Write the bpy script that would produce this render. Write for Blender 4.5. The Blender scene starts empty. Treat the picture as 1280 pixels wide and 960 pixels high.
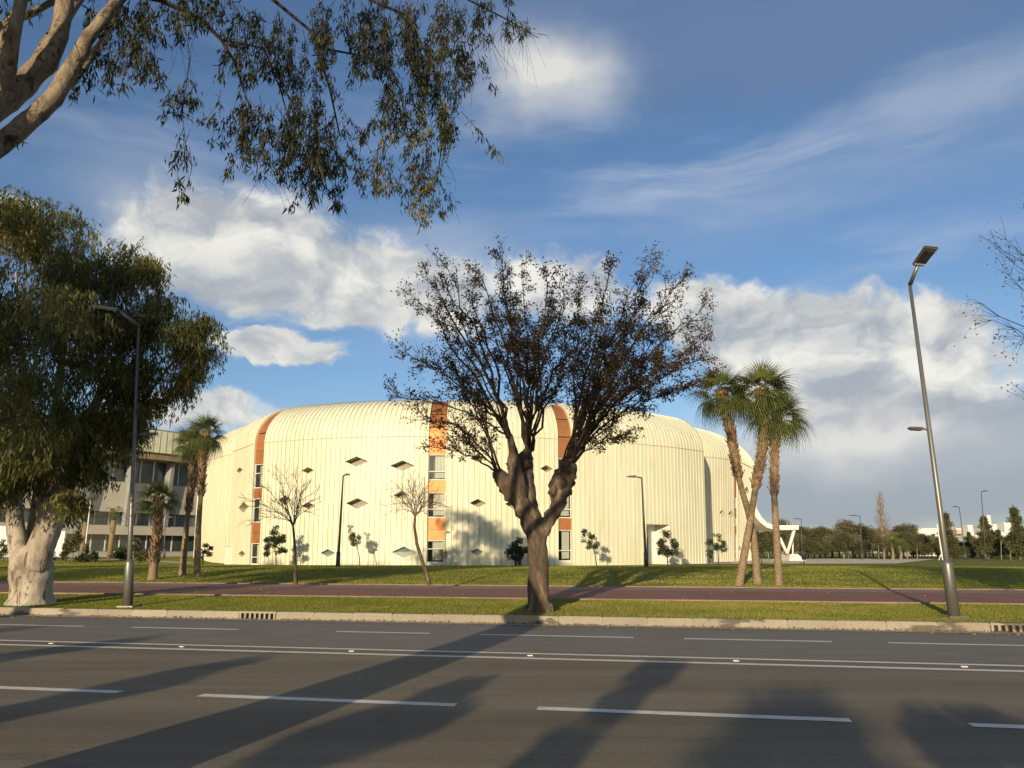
import bpy, bmesh, math, random
import numpy as np
from mathutils import Vector, Matrix, noise as mnoise

random.seed(7); RNG = np.random.default_rng(7)
SC = bpy.context.scene
COL = SC.collection
R = math.radians

# ------------------------------------------------------------------ camera
CAM_H = 1.6
PITCH = R(12.4)
FPX = 961.0                      # focal length in pixels of a 1280 px wide picture
cam_d = bpy.data.cameras.new('camera')
cam = bpy.data.objects.new('camera', cam_d); COL.objects.link(cam)
cam_d.sensor_width = 36; cam_d.lens = FPX / 1280 * 36
cam_d.clip_start = 0.05; cam_d.clip_end = 9000
cam.location = (0, 0, CAM_H); cam.rotation_euler = (math.pi / 2 + PITCH, 0, 0)
SC.camera = cam

# ------------------------------------------------------------------ light
SUN_EL, SUN_AZ = 10.8, 198.0     # azimuth clockwise from +Y
sl = bpy.data.lights.new('sun', 'SUN'); sl.energy = 5.0; sl.angle = R(0.45); sl.color = (1.0, 0.83, 0.56)
sun = bpy.data.objects.new('sun', sl); COL.objects.link(sun)
sd = Vector((math.sin(R(SUN_AZ)) * math.cos(R(SUN_EL)), math.cos(R(SUN_AZ)) * math.cos(R(SUN_EL)), math.sin(R(SUN_EL))))
sun.rotation_euler = sd.to_track_quat('Z', 'Y').to_euler()
sun.location = sd * 100
SC.view_settings.view_transform = 'Standard'; SC.view_settings.look = 'None'
SC.view_settings.exposure = 0.14; SC.view_settings.gamma = 1.0
SC.view_settings.use_curve_mapping = False
SC.render.resolution_x, SC.render.resolution_y = 1024, 768
SC.cycles.max_bounces = 6; SC.cycles.transparent_max_bounces = 12

CP, SP = math.cos(PITCH), math.sin(PITCH)
def proj(p):
    x, y, z = p[0], p[1], p[2] - CAM_H
    zc = y * CP + z * SP; yc = -y * SP + z * CP
    return 640 + FPX * x / zc, 480 - FPX * yc / zc
def pdir(px, py):
    a, b = (px - 640) / FPX, (480 - py) / FPX
    return Vector((a, CP - b * SP, SP + b * CP))
def P(px, py, Y):
    d = pdir(px, py); k = Y / d.y
    return Vector((d.x * k, Y, CAM_H + d.z * k))
def mpp(Y, z=3):                 # metres per pixel at a depth
    return (Y * CP + (z - CAM_H) * SP) / FPX
def azel(px, py):
    d = pdir(px, py).normalized()
    return math.degrees(math.atan2(d.x, d.y)), math.degrees(math.asin(d.z))

# ------------------------------------------------------------------ world
SKY_STR = 0.125
w = bpy.data.worlds.new('World'); SC.world = w; w.use_nodes = True
def build_world():
    nt = w.node_tree; N = nt.nodes; L = nt.links; N.clear()
    def nd(t, **k):
        n = N.new(t)
        for a, b in k.items(): setattr(n, a, b)
        return n
    def M(op, a, b=None, c=None, clamp=False):
        n = nd('ShaderNodeMath', operation=op, use_clamp=clamp)
        for i, v in enumerate((a, b, c)):
            if v is None: continue
            if isinstance(v, (int, float)): n.inputs[i].default_value = v
            else: L.new(v, n.inputs[i])
        return n.outputs[0]
    def sm(v, lo, hi):
        n = nd('ShaderNodeMapRange', interpolation_type='SMOOTHSTEP'); L.new(v, n.inputs[0])
        n.inputs[1].default_value = lo; n.inputs[2].default_value = hi
        return n.outputs[0]
    tc = nd('ShaderNodeTexCoord')
    sep = nd('ShaderNodeSeparateXYZ'); L.new(tc.outputs['Generated'], sep.inputs[0])
    az = M('MULTIPLY', M('ARCTAN2', sep.outputs[0], sep.outputs[1]), 180 / math.pi)
    el = M('MULTIPLY', M('ARCSINE', sep.outputs[2]), 180 / math.pi)
    cmb = nd('ShaderNodeCombineXYZ'); L.new(az, cmb.inputs[0]); L.new(el, cmb.inputs[1])
    base = cmb.outputs[0]
    # planar sky coordinates for the noise (clouds on a flat layer get squeezed at the horizon)
    def noise(vec, scale, detail=6, rough=0.55, sx=1, sy=1, loc=(0, 0, 0), dist=0.0, rot=0):
        mp = nd('ShaderNodeMapping'); L.new(vec, mp.inputs[0]); mp.inputs[3].default_value = (sx, sy, 1)
        mp.inputs[1].default_value = loc; mp.inputs[2].default_value = (0, 0, rot)
        n = nd('ShaderNodeTexNoise'); L.new(mp.outputs[0], n.inputs['Vector'])
        n.inputs['Scale'].default_value = scale; n.inputs['Detail'].default_value = detail
        n.inputs['Roughness'].default_value = rough; n.inputs['Distortion'].default_value = dist
        return n
    def warp(vec, scale, amt):
        n = noise(vec, scale, 4)
        s = nd('ShaderNodeVectorMath', operation='SUBTRACT'); L.new(n.outputs['Color'], s.inputs[0]); s.inputs[1].default_value = (.5, .5, .5)
        m = nd('ShaderNodeVectorMath', operation='MULTIPLY'); L.new(s.outputs[0], m.inputs[0]); m.inputs[1].default_value = amt
        a = nd('ShaderNodeVectorMath', operation='ADD'); L.new(vec, a.inputs[0]); L.new(m.outputs[0], a.inputs[1])
        return a.outputs[0]
    def blobs(vec, lst):
        tot = None
        for (px, py, rx, ry, wt) in lst:
            a, e = azel(px, py); a1, _ = azel(px + rx, py); a0, _ = azel(px - rx, py); _, e1 = azel(px, py - ry); _, e0 = azel(px, py + ry)
            mp = nd('ShaderNodeMapping', vector_type='TEXTURE'); L.new(vec, mp.inputs[0])
            mp.inputs[1].default_value = (a, e, 0); mp.inputs[3].default_value = (abs(a1 - a0) / 2 * 1.7, abs(e1 - e0) / 2 * 1.7, 1)
            g = nd('ShaderNodeTexGradient', gradient_type='QUADRATIC_SPHERE'); L.new(mp.outputs[0], g.inputs[0])
            tot = M('MULTIPLY_ADD', g.outputs['Fac'], wt * 1.5, tot if tot is not None else 0.0)
        return tot
    sky = nd('ShaderNodeTexSky', sky_type='NISHITA', sun_disc=False, sun_elevation=R(SUN_EL), sun_rotation=R(SUN_AZ))
    sky.air_density = 1.0; sky.dust_density = 0.6; sky.ozone_density = 2.5
    wv = warp(base, 0.11, (9, 5, 0)); wv2 = warp(wv, 0.45, (3.4, 2.8, 0))
    # outside the picture the same kinds of cloud go on
    out = M('MAXIMUM', sm(M('ABSOLUTE', az), 40, 60), sm(el, 42, 60))
    cov = M('MULTIPLY', out, sm(noise(base, 0.035, 3).outputs['Fac'], .35, .75))
    def cumulus(vec, nz):
        b = blobs(vec, CUMULUS)
        b = M('ADD', b, M('MULTIPLY', cov, 0.42))
        return M('ADD', b, M('MULTIPLY', M('SUBTRACT', nz, .5), M('MULTIPLY_ADD', sm(b, 0.02, .35), 0.72, 0.22)))
    nz = noise(wv, 0.16, 8, 0.56, 1, 1.5).outputs['Fac']
    d1 = cumulus(wv2, nz)
    sh = nd('ShaderNodeVectorMath', operation='ADD'); L.new(wv, sh.inputs[0]); sh.inputs[1].default_value = (-1.5, 2.4, 0)
    nz2 = noise(sh.outputs[0], 0.16, 6, 0.56, 1, 1.5).outputs['Fac']
    a1 = sm(d1, 0.12, 0.52)
    lit = sm(M('SUBTRACT', nz, nz2), -0.22, 0.20)
    soft = blobs(wv, SHADE)                                     # thick cloud parts that are grey underneath
    lit = M('MULTIPLY', lit, M('SUBTRACT', 1.0, M('MULTIPLY', soft, 0.75, clamp=True)), clamp=True)
    ccol = nd('ShaderNodeMix', data_type='RGBA'); L.new(lit, ccol.inputs[0])
    k = 1 / SKY_STR
    ccol.inputs[6].default_value = (.36 * k, .395 * k, .44 * k, 1)
    ccol.inputs[7].default_value = (.84 * k, .82 * k, .75 * k, 1)
    # grey veil
    vz = noise(wv, 0.07, 6, .55, .6, 2.2, (3, 7, 0)).outputs['Fac']
    d2 = M('ADD', blobs(wv, VEIL), M('MULTIPLY', M('SUBTRACT', vz, .5), 0.7))
    d2 = M('ADD', d2, M('MULTIPLY', out, .12))
    a2 = M('MULTIPLY', sm(d2, 0.0, 0.75), 0.92)
    # cirrus
    cz = noise(warp(base, .05, (6, 4, 0)), 0.13, 8, .56, .34, 2.0, (1, 2, 0), .5, R(9)).outputs['Fac']
    d3 = M('ADD', M('MULTIPLY_ADD', out, .2, blobs(wv, CIRRUS)), .10)
    a3 = M('MULTIPLY', sm(cz, .40, .80), d3, clamp=True)
    m = nd('ShaderNodeMix', data_type='RGBA'); m.blend_type = 'MULTIPLY'; m.inputs[0].default_value = 1.0
    L.new(sky.outputs[0], m.inputs[6]); m.inputs[7].default_value = SKY_TINT
    skyc = m.outputs[2]
    def mix(fac, a, b):
        x = nd('ShaderNodeMix', data_type='RGBA'); L.new(fac, x.inputs[0]); L.new(a, x.inputs[6])
        if isinstance(b, tuple): x.inputs[7].default_value = b
        else: L.new(b, x.inputs[7])
        return x.outputs[2]
    c = mix(a3, skyc, (.50 * k, .55 * k, .66 * k, 1))
    vc = nd('ShaderNodeMix', data_type='RGBA'); L.new(sm(el, 2, 34), vc.inputs[0]); vc.inputs[6].default_value = (.315 * k, .35 * k, .40 * k, 1); vc.inputs[7].default_value = (.130 * k, .20 * k, .345 * k, 1)
    c = mix(a2, c, vc.outputs[2])
    sz = noise(wv, 0.10, 7, .55, .7, 1.6, (5, 1, 0)).outputs['Fac']
    a4 = M('MULTIPLY', blobs(wv, SOFT), sm(sz, .15, .75), clamp=True)
    c = mix(a4, c, (.66 * k, .66 * k, .64 * k, 1))
    c = mix(M('MULTIPLY', a1, .96), c, ccol.outputs[2])
    bg = nd('ShaderNodeBackground'); L.new(c, bg.inputs[0]); bg.inputs[1].default_value = SKY_STR
    o = nd('ShaderNodeOutputWorld'); L.new(bg.outputs[0], o.inputs[0])
SKY_TINT = (.90, .95, 1.05, 1)
CUMULUS = [(300, 310, 150, 85, 1.1), (225, 285, 70, 50, .7), (480, 350, 85, 55, .9), (425, 385, 90, 35, .45),
           (358, 442, 66, 19, 1.35), (250, 515, 120, 28, .9), (700, 360, 90, 45, .9), (880, 385, 75, 42, 1.35),
           (960, 430, 120, 60, .95), (1100, 430, 130, 60, .9), (1185, 475, 85, 60, 1.2), (1040, 500, 110, 45, .8),
           (10, 260, 30, 25, .8), (560, 390, 60, 40, .5)]
SHADE = [(230, 370, 160, 60, .9), (1000, 380, 110, 40, .5), (1080, 540, 180, 40, .9), (450, 400, 60, 35, .6), (330, 330, 70, 40, .3)]
VEIL = [(1150, 600, 330, 75, 1.0), (900, 600, 200, 60, .6), (1040, 10, 460, 135, .62), (640, -40, 380, 100, .35), (1250, 540, 120, 60, .7), (100, 560, 260, 60, .3)]
SOFT = [(680, 105, 95, 60, 1.0), (1250, 100, 170, 70, .16), (980, 555, 220, 42, .9), (1150, 530, 180, 55, .75), (200, 250, 120, 60, .35), (560, 350, 120, 80, .5), (1000, 250, 300, 50, .15)]
CIRRUS = [(860, 200, 330, 80, .6), (1060, 345, 260, 40, .75), (260, 190, 280, 60, .35), (560, 230, 130, 50, .35), (1150, 150, 220, 80, .2), (690, 120, 160, 80, .5), (1000, 480, 260, 60, .4)]
build_world()

# ------------------------------------------------------------------ materials
def mat(name, build):
    m = bpy.data.materials.new(name); m.use_nodes = True
    nt = m.node_tree; nt.nodes.clear()
    o = nt.nodes.new('ShaderNodeOutputMaterial'); b = nt.nodes.new('ShaderNodeBsdfPrincipled')
    nt.links.new(b.outputs[0], o.inputs[0]); build(nt, b, o)
    return m
def nz_(nt, scale, detail=4, rough=.5, sc=(1, 1, 1), coord='Object', dist=0, rot=0):
    tc = nt.nodes.new('ShaderNodeNewGeometry' if coord == 'Position' else 'ShaderNodeTexCoord'); mp = nt.nodes.new('ShaderNodeMapping'); n = nt.nodes.new('ShaderNodeTexNoise')
    nt.links.new(tc.outputs[coord], mp.inputs[0]); mp.inputs[3].default_value = sc; mp.inputs[2].default_value = (0, 0, rot)
    nt.links.new(mp.outputs[0], n.inputs['Vector']); n.inputs['Scale'].default_value = scale
    n.inputs['Detail'].default_value = detail; n.inputs['Roughness'].default_value = rough; n.inputs['Distortion'].default_value = dist
    return n.outputs['Fac']
def ramp_(nt, fac, stops):
    r = nt.nodes.new('ShaderNodeValToRGB'); nt.links.new(fac, r.inputs[0])
    e = r.color_ramp.elements
    while len(e) < len(stops): e.new(.5)
    for k, (p, c) in zip(e, stops): k.position = p; k.color = (*c, 1)
    return r.outputs[0]
def mixc(nt, fac, a, b, mode='MIX'):
    x = nt.nodes.new('ShaderNodeMix'); x.data_type = 'RGBA'; x.blend_type = mode
    for s, v in ((0, fac), (6, a), (7, b)):
        if isinstance(v, (int, float)): x.inputs[s].default_value = v
        elif isinstance(v, tuple): x.inputs[s].default_value = (*v, 1)
        else: nt.links.new(v, x.inputs[s])
    return x.outputs[2]
def bump_(nt, b, h, strength=.4, dist=.02):
    n = nt.nodes.new('ShaderNodeBump'); nt.links.new(h, n.inputs['Height']); n.inputs['Strength'].default_value = strength
    n.inputs['Distance'].default_value = dist; nt.links.new(n.outputs[0], b.inputs['Normal'])
def simple(name, stops, scale=3, rough=.7, detail=5, sc=(1, 1, 1), bump=0, bd=.01, metal=0, spec=.4, coord='Object', dist=0):
    def f(nt, b, o):
        n = nz_(nt, scale, detail, .6, sc, coord, dist)
        nt.links.new(ramp_(nt, n, stops), b.inputs['Base Color'])
        b.inputs['Roughness'].default_value = rough; b.inputs['Metallic'].default_value = metal
        b.inputs['Specular IOR Level'].default_value = spec
        if bump: bump_(nt, b, n, bump, bd)
    return mat(name, f)
def leafmat(name, cols, trans=.25, rough=.55):
    def f(nt, b, o):
        at = nt.nodes.new('ShaderNodeAttribute'); at.attribute_name = 'rnd'
        c = ramp_(nt, at.outputs['Fac'], cols)
        nt.links.new(c, b.inputs['Base Color']); b.inputs['Roughness'].default_value = rough; b.inputs['Specular IOR Level'].default_value = .35
        t = nt.nodes.new('ShaderNodeBsdfTranslucent'); nt.links.new(c, t.inputs[0])
        x = nt.nodes.new('ShaderNodeMixShader'); x.inputs[0].default_value = trans
        nt.links.new(b.outputs[0], x.inputs[1]); nt.links.new(t.outputs[0], x.inputs[2]); nt.links.new(x.outputs[0], o.inputs[0])
    return mat(name, f)
def glassmat(name, tint=(.75, .8, .8), refl=.12):
    m = bpy.data.materials.new(name); m.use_nodes = True; nt = m.node_tree; nt.nodes.clear()
    o = nt.nodes.new('ShaderNodeOutputMaterial'); t = nt.nodes.new('ShaderNodeBsdfTransparent'); g = nt.nodes.new('ShaderNodeBsdfGlossy')
    t.inputs[0].default_value = (*tint, 1); g.inputs['Roughness'].default_value = .04
    fr = nt.nodes.new('ShaderNodeFresnel'); fr.inputs[0].default_value = 1.5
    n = nt.nodes.new('ShaderNodeMath'); n.operation = 'ADD'; n.inputs[1].default_value = refl; nt.links.new(fr.outputs[0], n.inputs[0])
    x = nt.nodes.new('ShaderNodeMixShader'); nt.links.new(n.outputs[0], x.inputs[0]); nt.links.new(t.outputs[0], x.inputs[1]); nt.links.new(g.outputs[0], x.inputs[2])
    nt.links.new(x.outputs[0], o.inputs[0]); return m

MAT = {}
def m_asphalt(nt, b, o):
    ra = math.atan2(984, 5000)
    big = nz_(nt, .22, 5, .6, (.4, 1.3, 1), rot=ra); fine = nz_(nt, 60, 3, .75); mid = nz_(nt, 2.2, 6, .7, (.12, 1, 1), rot=ra); tyre = nz_(nt, .9, 3, .5, (.015, 1, 1), rot=ra)
    grit = nz_(nt, 14, 5, .75)
    c = ramp_(nt, big, [(.3, (.178, .144, .098)), (.7, (.242, .198, .138))])
    c = mixc(nt, .4, c, ramp_(nt, mid, [(.33, (.14, .114, .078)), (.66, (.275, .226, .158))]))
    c = mixc(nt, .8, c, ramp_(nt, tyre, [(.35, (.78, .78, .78)), (.62, (1.12, 1.12, 1.1))]), 'MULTIPLY')
    c = mixc(nt, 1.0, c, ramp_(nt, fine, [(.25, (.55, .55, .55)), (.75, (1.42, 1.42, 1.42))]), 'MULTIPLY')
    c = mixc(nt, .6, c, ramp_(nt, grit, [(.3, (.75, .75, .75)), (.7, (1.2, 1.2, 1.2))]), 'MULTIPLY')
    # sealed cracks and oil drips
    tc = nt.nodes.new('ShaderNodeTexCoord'); mp = nt.nodes.new('ShaderNodeMapping'); v = nt.nodes.new('ShaderNodeTexVoronoi'); v.feature = 'DISTANCE_TO_EDGE'
    wn = nt.nodes.new('ShaderNodeTexNoise'); wn.inputs['Scale'].default_value = 1.2; wn.inputs['Detail'].default_value = 5
    nt.links.new(tc.outputs['Object'], wn.inputs['Vector'])
    ad = nt.nodes.new('ShaderNodeVectorMath'); ad.operation = 'MULTIPLY_ADD'; nt.links.new(wn.outputs['Color'], ad.inputs[0]); ad.inputs[1].default_value = (1.1, 1.1, 0); nt.links.new(tc.outputs['Object'], ad.inputs[2])
    nt.links.new(ad.outputs[0], mp.inputs[0]); mp.inputs[3].default_value = (.5, 1, 1); nt.links.new(mp.outputs[0], v.inputs['Vector']); v.inputs['Scale'].default_value = .22
    c = mixc(nt, ramp_(nt, v.outputs['Distance'], [(.001, (.28, .28, .28)), (.004, (0, 0, 0))]), c, (.06, .052, .044))
    spot = nz_(nt, 1.6, 3, .5, (1, 1, 1), rot=ra)
    c = mixc(nt, ramp_(nt, spot, [(.70, (0, 0, 0)), (.76, (.5, .5, .5))]), c, (.06, .052, .045))
    nt.links.new(c, b.inputs['Base Color']); b.inputs['Roughness'].default_value = .82; b.inputs['Specular IOR Level'].default_value = .25
    bump_(nt, b, fine, .6, .006)
MAT['asphalt'] = mat('asphalt', m_asphalt)
MAT['asphalt_far'] = simple('asphalt_patch', [(.3, (.155, .134, .106)), (.7, (.225, .197, .158))], 4, .8, 6, (.2, 1, 1), .3, .005)
def m_paint(nt, b, o):
    n = nz_(nt, 5, 7, .75); n2 = nz_(nt, 60, 4, .8)
    c = ramp_(nt, n, [(.3, (.54, .49, .40)), (.5, (.76, .70, .59)), (.75, (.84, .78, .67))])
    c = mixc(nt, ramp_(nt, n2, [(.60, (0, 0, 0)), (.68, (.8, .8, .8))]), c, (.17, .145, .11))
    nt.links.new(c, b.inputs['Base Color']); b.inputs['Roughness'].default_value = .7
MAT['paint'] = mat('road_paint', m_paint)
def m_conc(nt, b, o):
    n = nz_(nt, 1.1, 6, .65, (1, 1, .6), 'Position'); f = nz_(nt, 22, 4, .7, (1, 1, 1), 'Position'); st = nz_(nt, .75, 5, .6, (1, 1, 3.0), 'Position')
    oi = nt.nodes.new('ShaderNodeObjectInfo')
    c = ramp_(nt, n, [(.3, (.27, .225, .16)), (.7, (.37, .315, .235))])
    c = mixc(nt, .5, c, ramp_(nt, f, [(.3, (.20, .175, .135)), (.7, (.35, .315, .25))]))
    c = mixc(nt, 1, c, ramp_(nt, oi.outputs['Random'], [(0, (.86, .86, .86)), (1, (1.08, 1.08, 1.06))]), 'MULTIPLY')
    c = mixc(nt, ramp_(nt, st, [(.58, (0, 0, 0)), (.63, (.85, .85, .85))]), c, (.085, .068, .048))
    nt.links.new(c, b.inputs['Base Color']); b.inputs['Roughness'].default_value = .85; bump_(nt, b, f, .4, .01)
MAT['concrete'] = mat('kerb_concrete', m_conc)
MAT['gutter'] = simple('gutter_concrete', [(.3, (.30, .255, .185)), (.7, (.42, .365, .275))], 2.5, .85, 6, (.3, 1, 1))
def m_lawn(nt, b, o):
    a = nz_(nt, .16, 5, .6); c2 = nz_(nt, 2.6, 5, .65); f = nz_(nt, 45, 3, .8)
    c = ramp_(nt, a, [(.33, (.195, .205, .038)), (.5, (.19, .215, .040)), (.68, (.29, .24, .065))])
    c = mixc(nt, .55, c, ramp_(nt, c2, [(.3, (.14, .160, .028)), (.7, (.28, .25, .06))]))
    c = mixc(nt, 1, c, ramp_(nt, f, [(.25, (.5, .5, .5)), (.7, (1.35, 1.35, 1.3))]), 'MULTIPLY')
    wp = nz_(nt, .7, 5, .65); c = mixc(nt, ramp_(nt, wp, [(.60, (0, 0, 0)), (.70, (.7, .7, .7))]), c, (.24, .185, .105))
    nt.links.new(c, b.inputs['Base Color']); b.inputs['Roughness'].default_value = .9; b.inputs['Specular IOR Level'].default_value = .1
    bump_(nt, b, f, 1.0, .05)
MAT['lawn'] = mat('lawn_turf', m_lawn)
MAT['grass'] = leafmat('grass_blades', [(0, (.17, .195, .028)), (.45, (.27, .285, .045)), (.8, (.40, .345, .08)), (1, (.55, .45, .17))], .45, .7)
MAT['soil'] = simple('bare_ground', [(.3, (.17, .13, .09)), (.7, (.26, .21, .15))], .4, .9)
MAT['path_red'] = simple('path_red', [(.3, (.20, .085, .050)), (.7, (.27, .118, .072))], 1.6, .85, 6, (.4, 1, 1), .3, .004)
MAT['path_tan'] = simple('path_tan', [(.3, (.22, .135, .10)), (.7, (.31, .20, .15))], 2.2, .85, 6, (.4, 1, 1), .3, .004)
MAT['path_dark'] = simple('path_grey_red', [(.3, (.15, .085, .07)), (.7, (.21, .125, .10))], 2.2, .85, 6, (.4, 1, 1), .3, .004)
MAT['plaza'] = simple('plaza_paving', [(.3, (.62, .48, .32)), (.7, (.74, .59, .41))], 1.2, .85, 6)
MAT['pavement'] = simple('pavement', [(.3, (.26, .24, .21)), (.7, (.36, .34, .30))], 2, .85)
def m_clad(nt, b, o):
    n = nz_(nt, .5, 5, .6, (1, 1, .25)); st = nz_(nt, 3.0, 4, .6, (1, 1, .06)); g = nz_(nt, .12, 3)
    c = ramp_(nt, n, [(.3, (.60, .58, .43)), (.7, (.665, .64, .485))])
    c = mixc(nt, .34, c, ramp_(nt, st, [(.34, (.52, .47, .31)), (.6, (.76, .735, .54))]))
    c = mixc(nt, .25, c, ramp_(nt, g, [(.4, (.64, .60, .40)), (.6, (.78, .76, .58))]))
    drt = nz_(nt, 1.4, 5, .65, (1, 1, .10))
    c = mixc(nt, ramp_(nt, drt, [(.57, (0, 0, 0)), (.75, (.45, .45, .45))]), c, (.42, .37, .25))
    nt.links.new(c, b.inputs['Base Color']); b.inputs['Roughness'].default_value = .48; b.inputs['Specular IOR Level'].default_value = .35
MAT['clad'] = mat('cream_cladding', m_clad)
MAT['seam'] = simple('seam_trim', [(.3, (.42, .33, .20)), (.7, (.52, .43, .27))], 2)
MAT['reveal'] = simple('reveal_cream', [(.3, (.50, .46, .35)), (.7, (.58, .54, .42))], 1, .6)
MAT['louvre'] = simple('recess_panel', [(.3, (.20, .17, .12)), (.7, (.28, .245, .18))], 3, .5)
def m_copper(nt, b, o):
    oi = nt.nodes.new('ShaderNodeObjectInfo'); n = nz_(nt, 1.6, 5, .6)
    c = ramp_(nt, n, [(.3, (.47, .19, .070)), (.7, (.57, .245, .092))])
    c = mixc(nt, 1, c, ramp_(nt, oi.outputs['Random'], [(0, (.88, .85, .85)), (1, (1.1, 1.08, 1.05))]), 'MULTIPLY')
    nt.links.new(c, b.inputs['Base Color']); b.inputs['Metallic'].default_value = .62; b.inputs['Roughness'].default_value = .52
MAT['copper'] = mat('copper_panel', m_copper)
MAT['white_frame'] = simple('white_frame', [(.3, (.66, .64, .60)), (.7, (.74, .72, .68))], 3, .5)
MAT['white'] = simple('white_render', [(.3, (.66, .63, .56)), (.7, (.76, .73, .66))], .8, .7)
MAT['glass'] = glassmat('window_glass', (.86, .9, .88), .06)
MAT['glass_dark'] = simple('dark_glass', [(.4, (.035, .045, .05)), (.6, (.06, .075, .08))], .6, .08, 2, spec=.9)
MAT['glass_blue'] = simple('blue_glass', [(.35, (.05, .07, .09)), (.65, (.13, .17, .21))], .35, .12, 3, spec=.9)
MAT['glass_green'] = simple('green_glass', [(.4, (.12, .16, .16)), (.6, (.20, .25, .24))], .8, .1, 2, spec=.9)
MAT['room'] = simple('room_dark', [(.4, (.10, .095, .085)), (.6, (.14, .13, .115))], 1)
MAT['curtain'] = simple('curtain', [(.3, (.55, .53, .46)), (.7, (.68, .66, .58))], 4, .8, 3, (6, 6, .3))
MAT['metal'] = simple('lamp_steel', [(.3, (.16, .15, .13)), (.7, (.22, .21, .185))], 3, .42, 4, (1, 1, .3), metal=.55)
MAT['metal_far'] = simple('lamp_dark_steel', [(.3, (.07, .068, .062)), (.7, (.10, .098, .09))], 3, .5, 4, metal=.3)
MAT['lamp_face'] = simple('lamp_face', [(.3, (.03, .03, .03)), (.7, (.05, .05, .05))], 8, .3)
MAT['lamp_lens'] = simple('lamp_lens', [(.3, (.55, .54, .50)), (.7, (.65, .64, .6))], 8, .3)
def m_euc(nt, b, o, k=1.0):
    n = nz_(nt, 2.2 * k, 6, .6, (1, 1, .38 if k == 1 else .7), dist=.8); p = nz_(nt, 5.5 * (1 + (k - 1) * .3), 5, .7, (1, 1, .3 if k == 1 else .7), dist=1.0); f = nz_(nt, 30, 3, .7, (1, 1, .4))
    c = ramp_(nt, n, [(.34, (.20, .155, .115)), (.45, (.36, .30, .24)), (.62, (.53, .46, .37))])
    c = mixc(nt, ramp_(nt, p, [(.56, (0, 0, 0)), (.62, (.9, .9, .9))]), c, (.115, .062, .038))
    c = mixc(nt, .4 if k == 1 else 1.0, c, ramp_(nt, f, [(.3, (.55, .52, .48)), (.7, (1, 1, 1))]), 'MULTIPLY')
    if k > 1: c = mixc(nt, 1.0, c, (.66, .60, .50), 'MULTIPLY')  # near limbs only: their shade is multiplied into the bark colour
    nt.links.new(c, b.inputs['Base Color']); b.inputs['Roughness'].default_value = .8; bump_(nt, b, p, .6, .04)
MAT['bark_euc'] = mat('pale_peeling_bark', m_euc); MAT['bark_limb_shaded'] = mat('shaded_mottled_limb_bark', lambda nt, b, o: m_euc(nt, b, o, 2.6))
def m_bark(nt, b, o):
    n = nz_(nt, 3.5, 6, .65, (1, 1, .3), dist=.6); f = nz_(nt, 10, 6, .75, (1, 1, .25), dist=.8); g = nz_(nt, .9, 3)
    c = ramp_(nt, n, [(.3, (.065, .045, .03)), (.52, (.15, .105, .07)), (.68, (.36, .28, .20))])
    c = mixc(nt, .6, c, ramp_(nt, f, [(.38, (.22, .19, .17)), (.62, (1.2, 1.18, 1.15))]), 'MULTIPLY')
    nt.links.new(c, b.inputs['Base Color']); b.inputs['Roughness'].default_value = .9; bump_(nt, b, f, 1.0, .07)
MAT['bark'] = mat('rough_brown_bark', m_bark)
MAT['twig'] = simple('dark_twigs', [(.3, (.045, .033, .024)), (.7, (.075, .055, .04))], 5, .9)
MAT['twig_mid'] = simple('brown_twigs', [(.3, (.10, .078, .056)), (.7, (.16, .125, .09))], 5, .9)
MAT['twig_pale'] = simple('pale_twigs', [(.3, (.20, .165, .125)), (.7, (.29, .245, .19))], 5, .9)
MAT['bark_palm'] = simple('palm_bark', [(.3, (.14, .098, .056)), (.5, (.225, .162, .095)), (.7, (.31, .232, .14))], 6, .9, 5, (1, 1, 3), .7, .02)
MAT['boots'] = simple('palm_boots', [(.28, (.06, .034, .02)), (.48, (.22, .135, .075)), (.72, (.42, .28, .165))], 7, .85, 5)
MAT['leaf_brown'] = leafmat('sparse_brown_leaves', [(0, (.040, .030, .014)), (.4, (.075, .052, .024)), (.75, (.125, .080, .033)), (1, (.23, .11, .04))], .35)
MAT['leaf_euc'] = leafmat('eucalyptus_leaves', [(0, (.048, .056, .014)), (.5, (.108, .114, .026)), (.8, (.21, .185, .045)), (1, (.36, .29, .085))], .4)
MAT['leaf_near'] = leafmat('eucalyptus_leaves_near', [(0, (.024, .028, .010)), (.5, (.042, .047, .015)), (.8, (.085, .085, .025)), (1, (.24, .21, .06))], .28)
MAT['leaf_dark'] = leafmat('dark_green_leaves', [(0, (.016, .026, .010)), (.6, (.035, .052, .018)), (1, (.075, .090, .03))], .15)
MAT['leaf_olive'] = leafmat('olive_leaves', [(0, (.042, .048, .018)), (.5, (.085, .088, .034)), (1, (.16, .145, .06))], .2)
MAT['leaf_far'] = leafmat('hazed_olive_leaves', [(0, (.075, .068, .038)), (.5, (.15, .13, .075)), (1, (.26, .215, .13))], .2)  # lightened tones: distance haze put into the leaf colour
MAT['leaf_tan'] = leafmat('tan_dry_leaves', [(0, (.16, .105, .06)), (.6, (.24, .155, .085)), (1, (.34, .22, .12))], .3)
MAT['frond'] = leafmat('palm_frond', [(0, (.055, .075, .020)), (.5, (.115, .135, .035)), (.85, (.21, .215, .06)), (1, (.34, .31, .12))], .25, .45)
MAT['bin'] = simple('bin_dark', [(.3, (.02, .02, .02)), (.7, (.035, .035, .033))], 4, .5)
MAT['roof_brown'] = simple('roof_brown', [(.3, (.22, .16, .10)), (.7, (.30, .22, .14))], 1, .8)
MAT['grey_wall'] = simple('grey_white_wall', [(.3, (.44, .40, .34)), (.7, (.53, .49, .42))], .5, .7)
MAT['fin'] = simple('grey_fin', [(.3, (.24, .24, .24)), (.7, (.31, .31, .31))], 1, .6)
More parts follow.
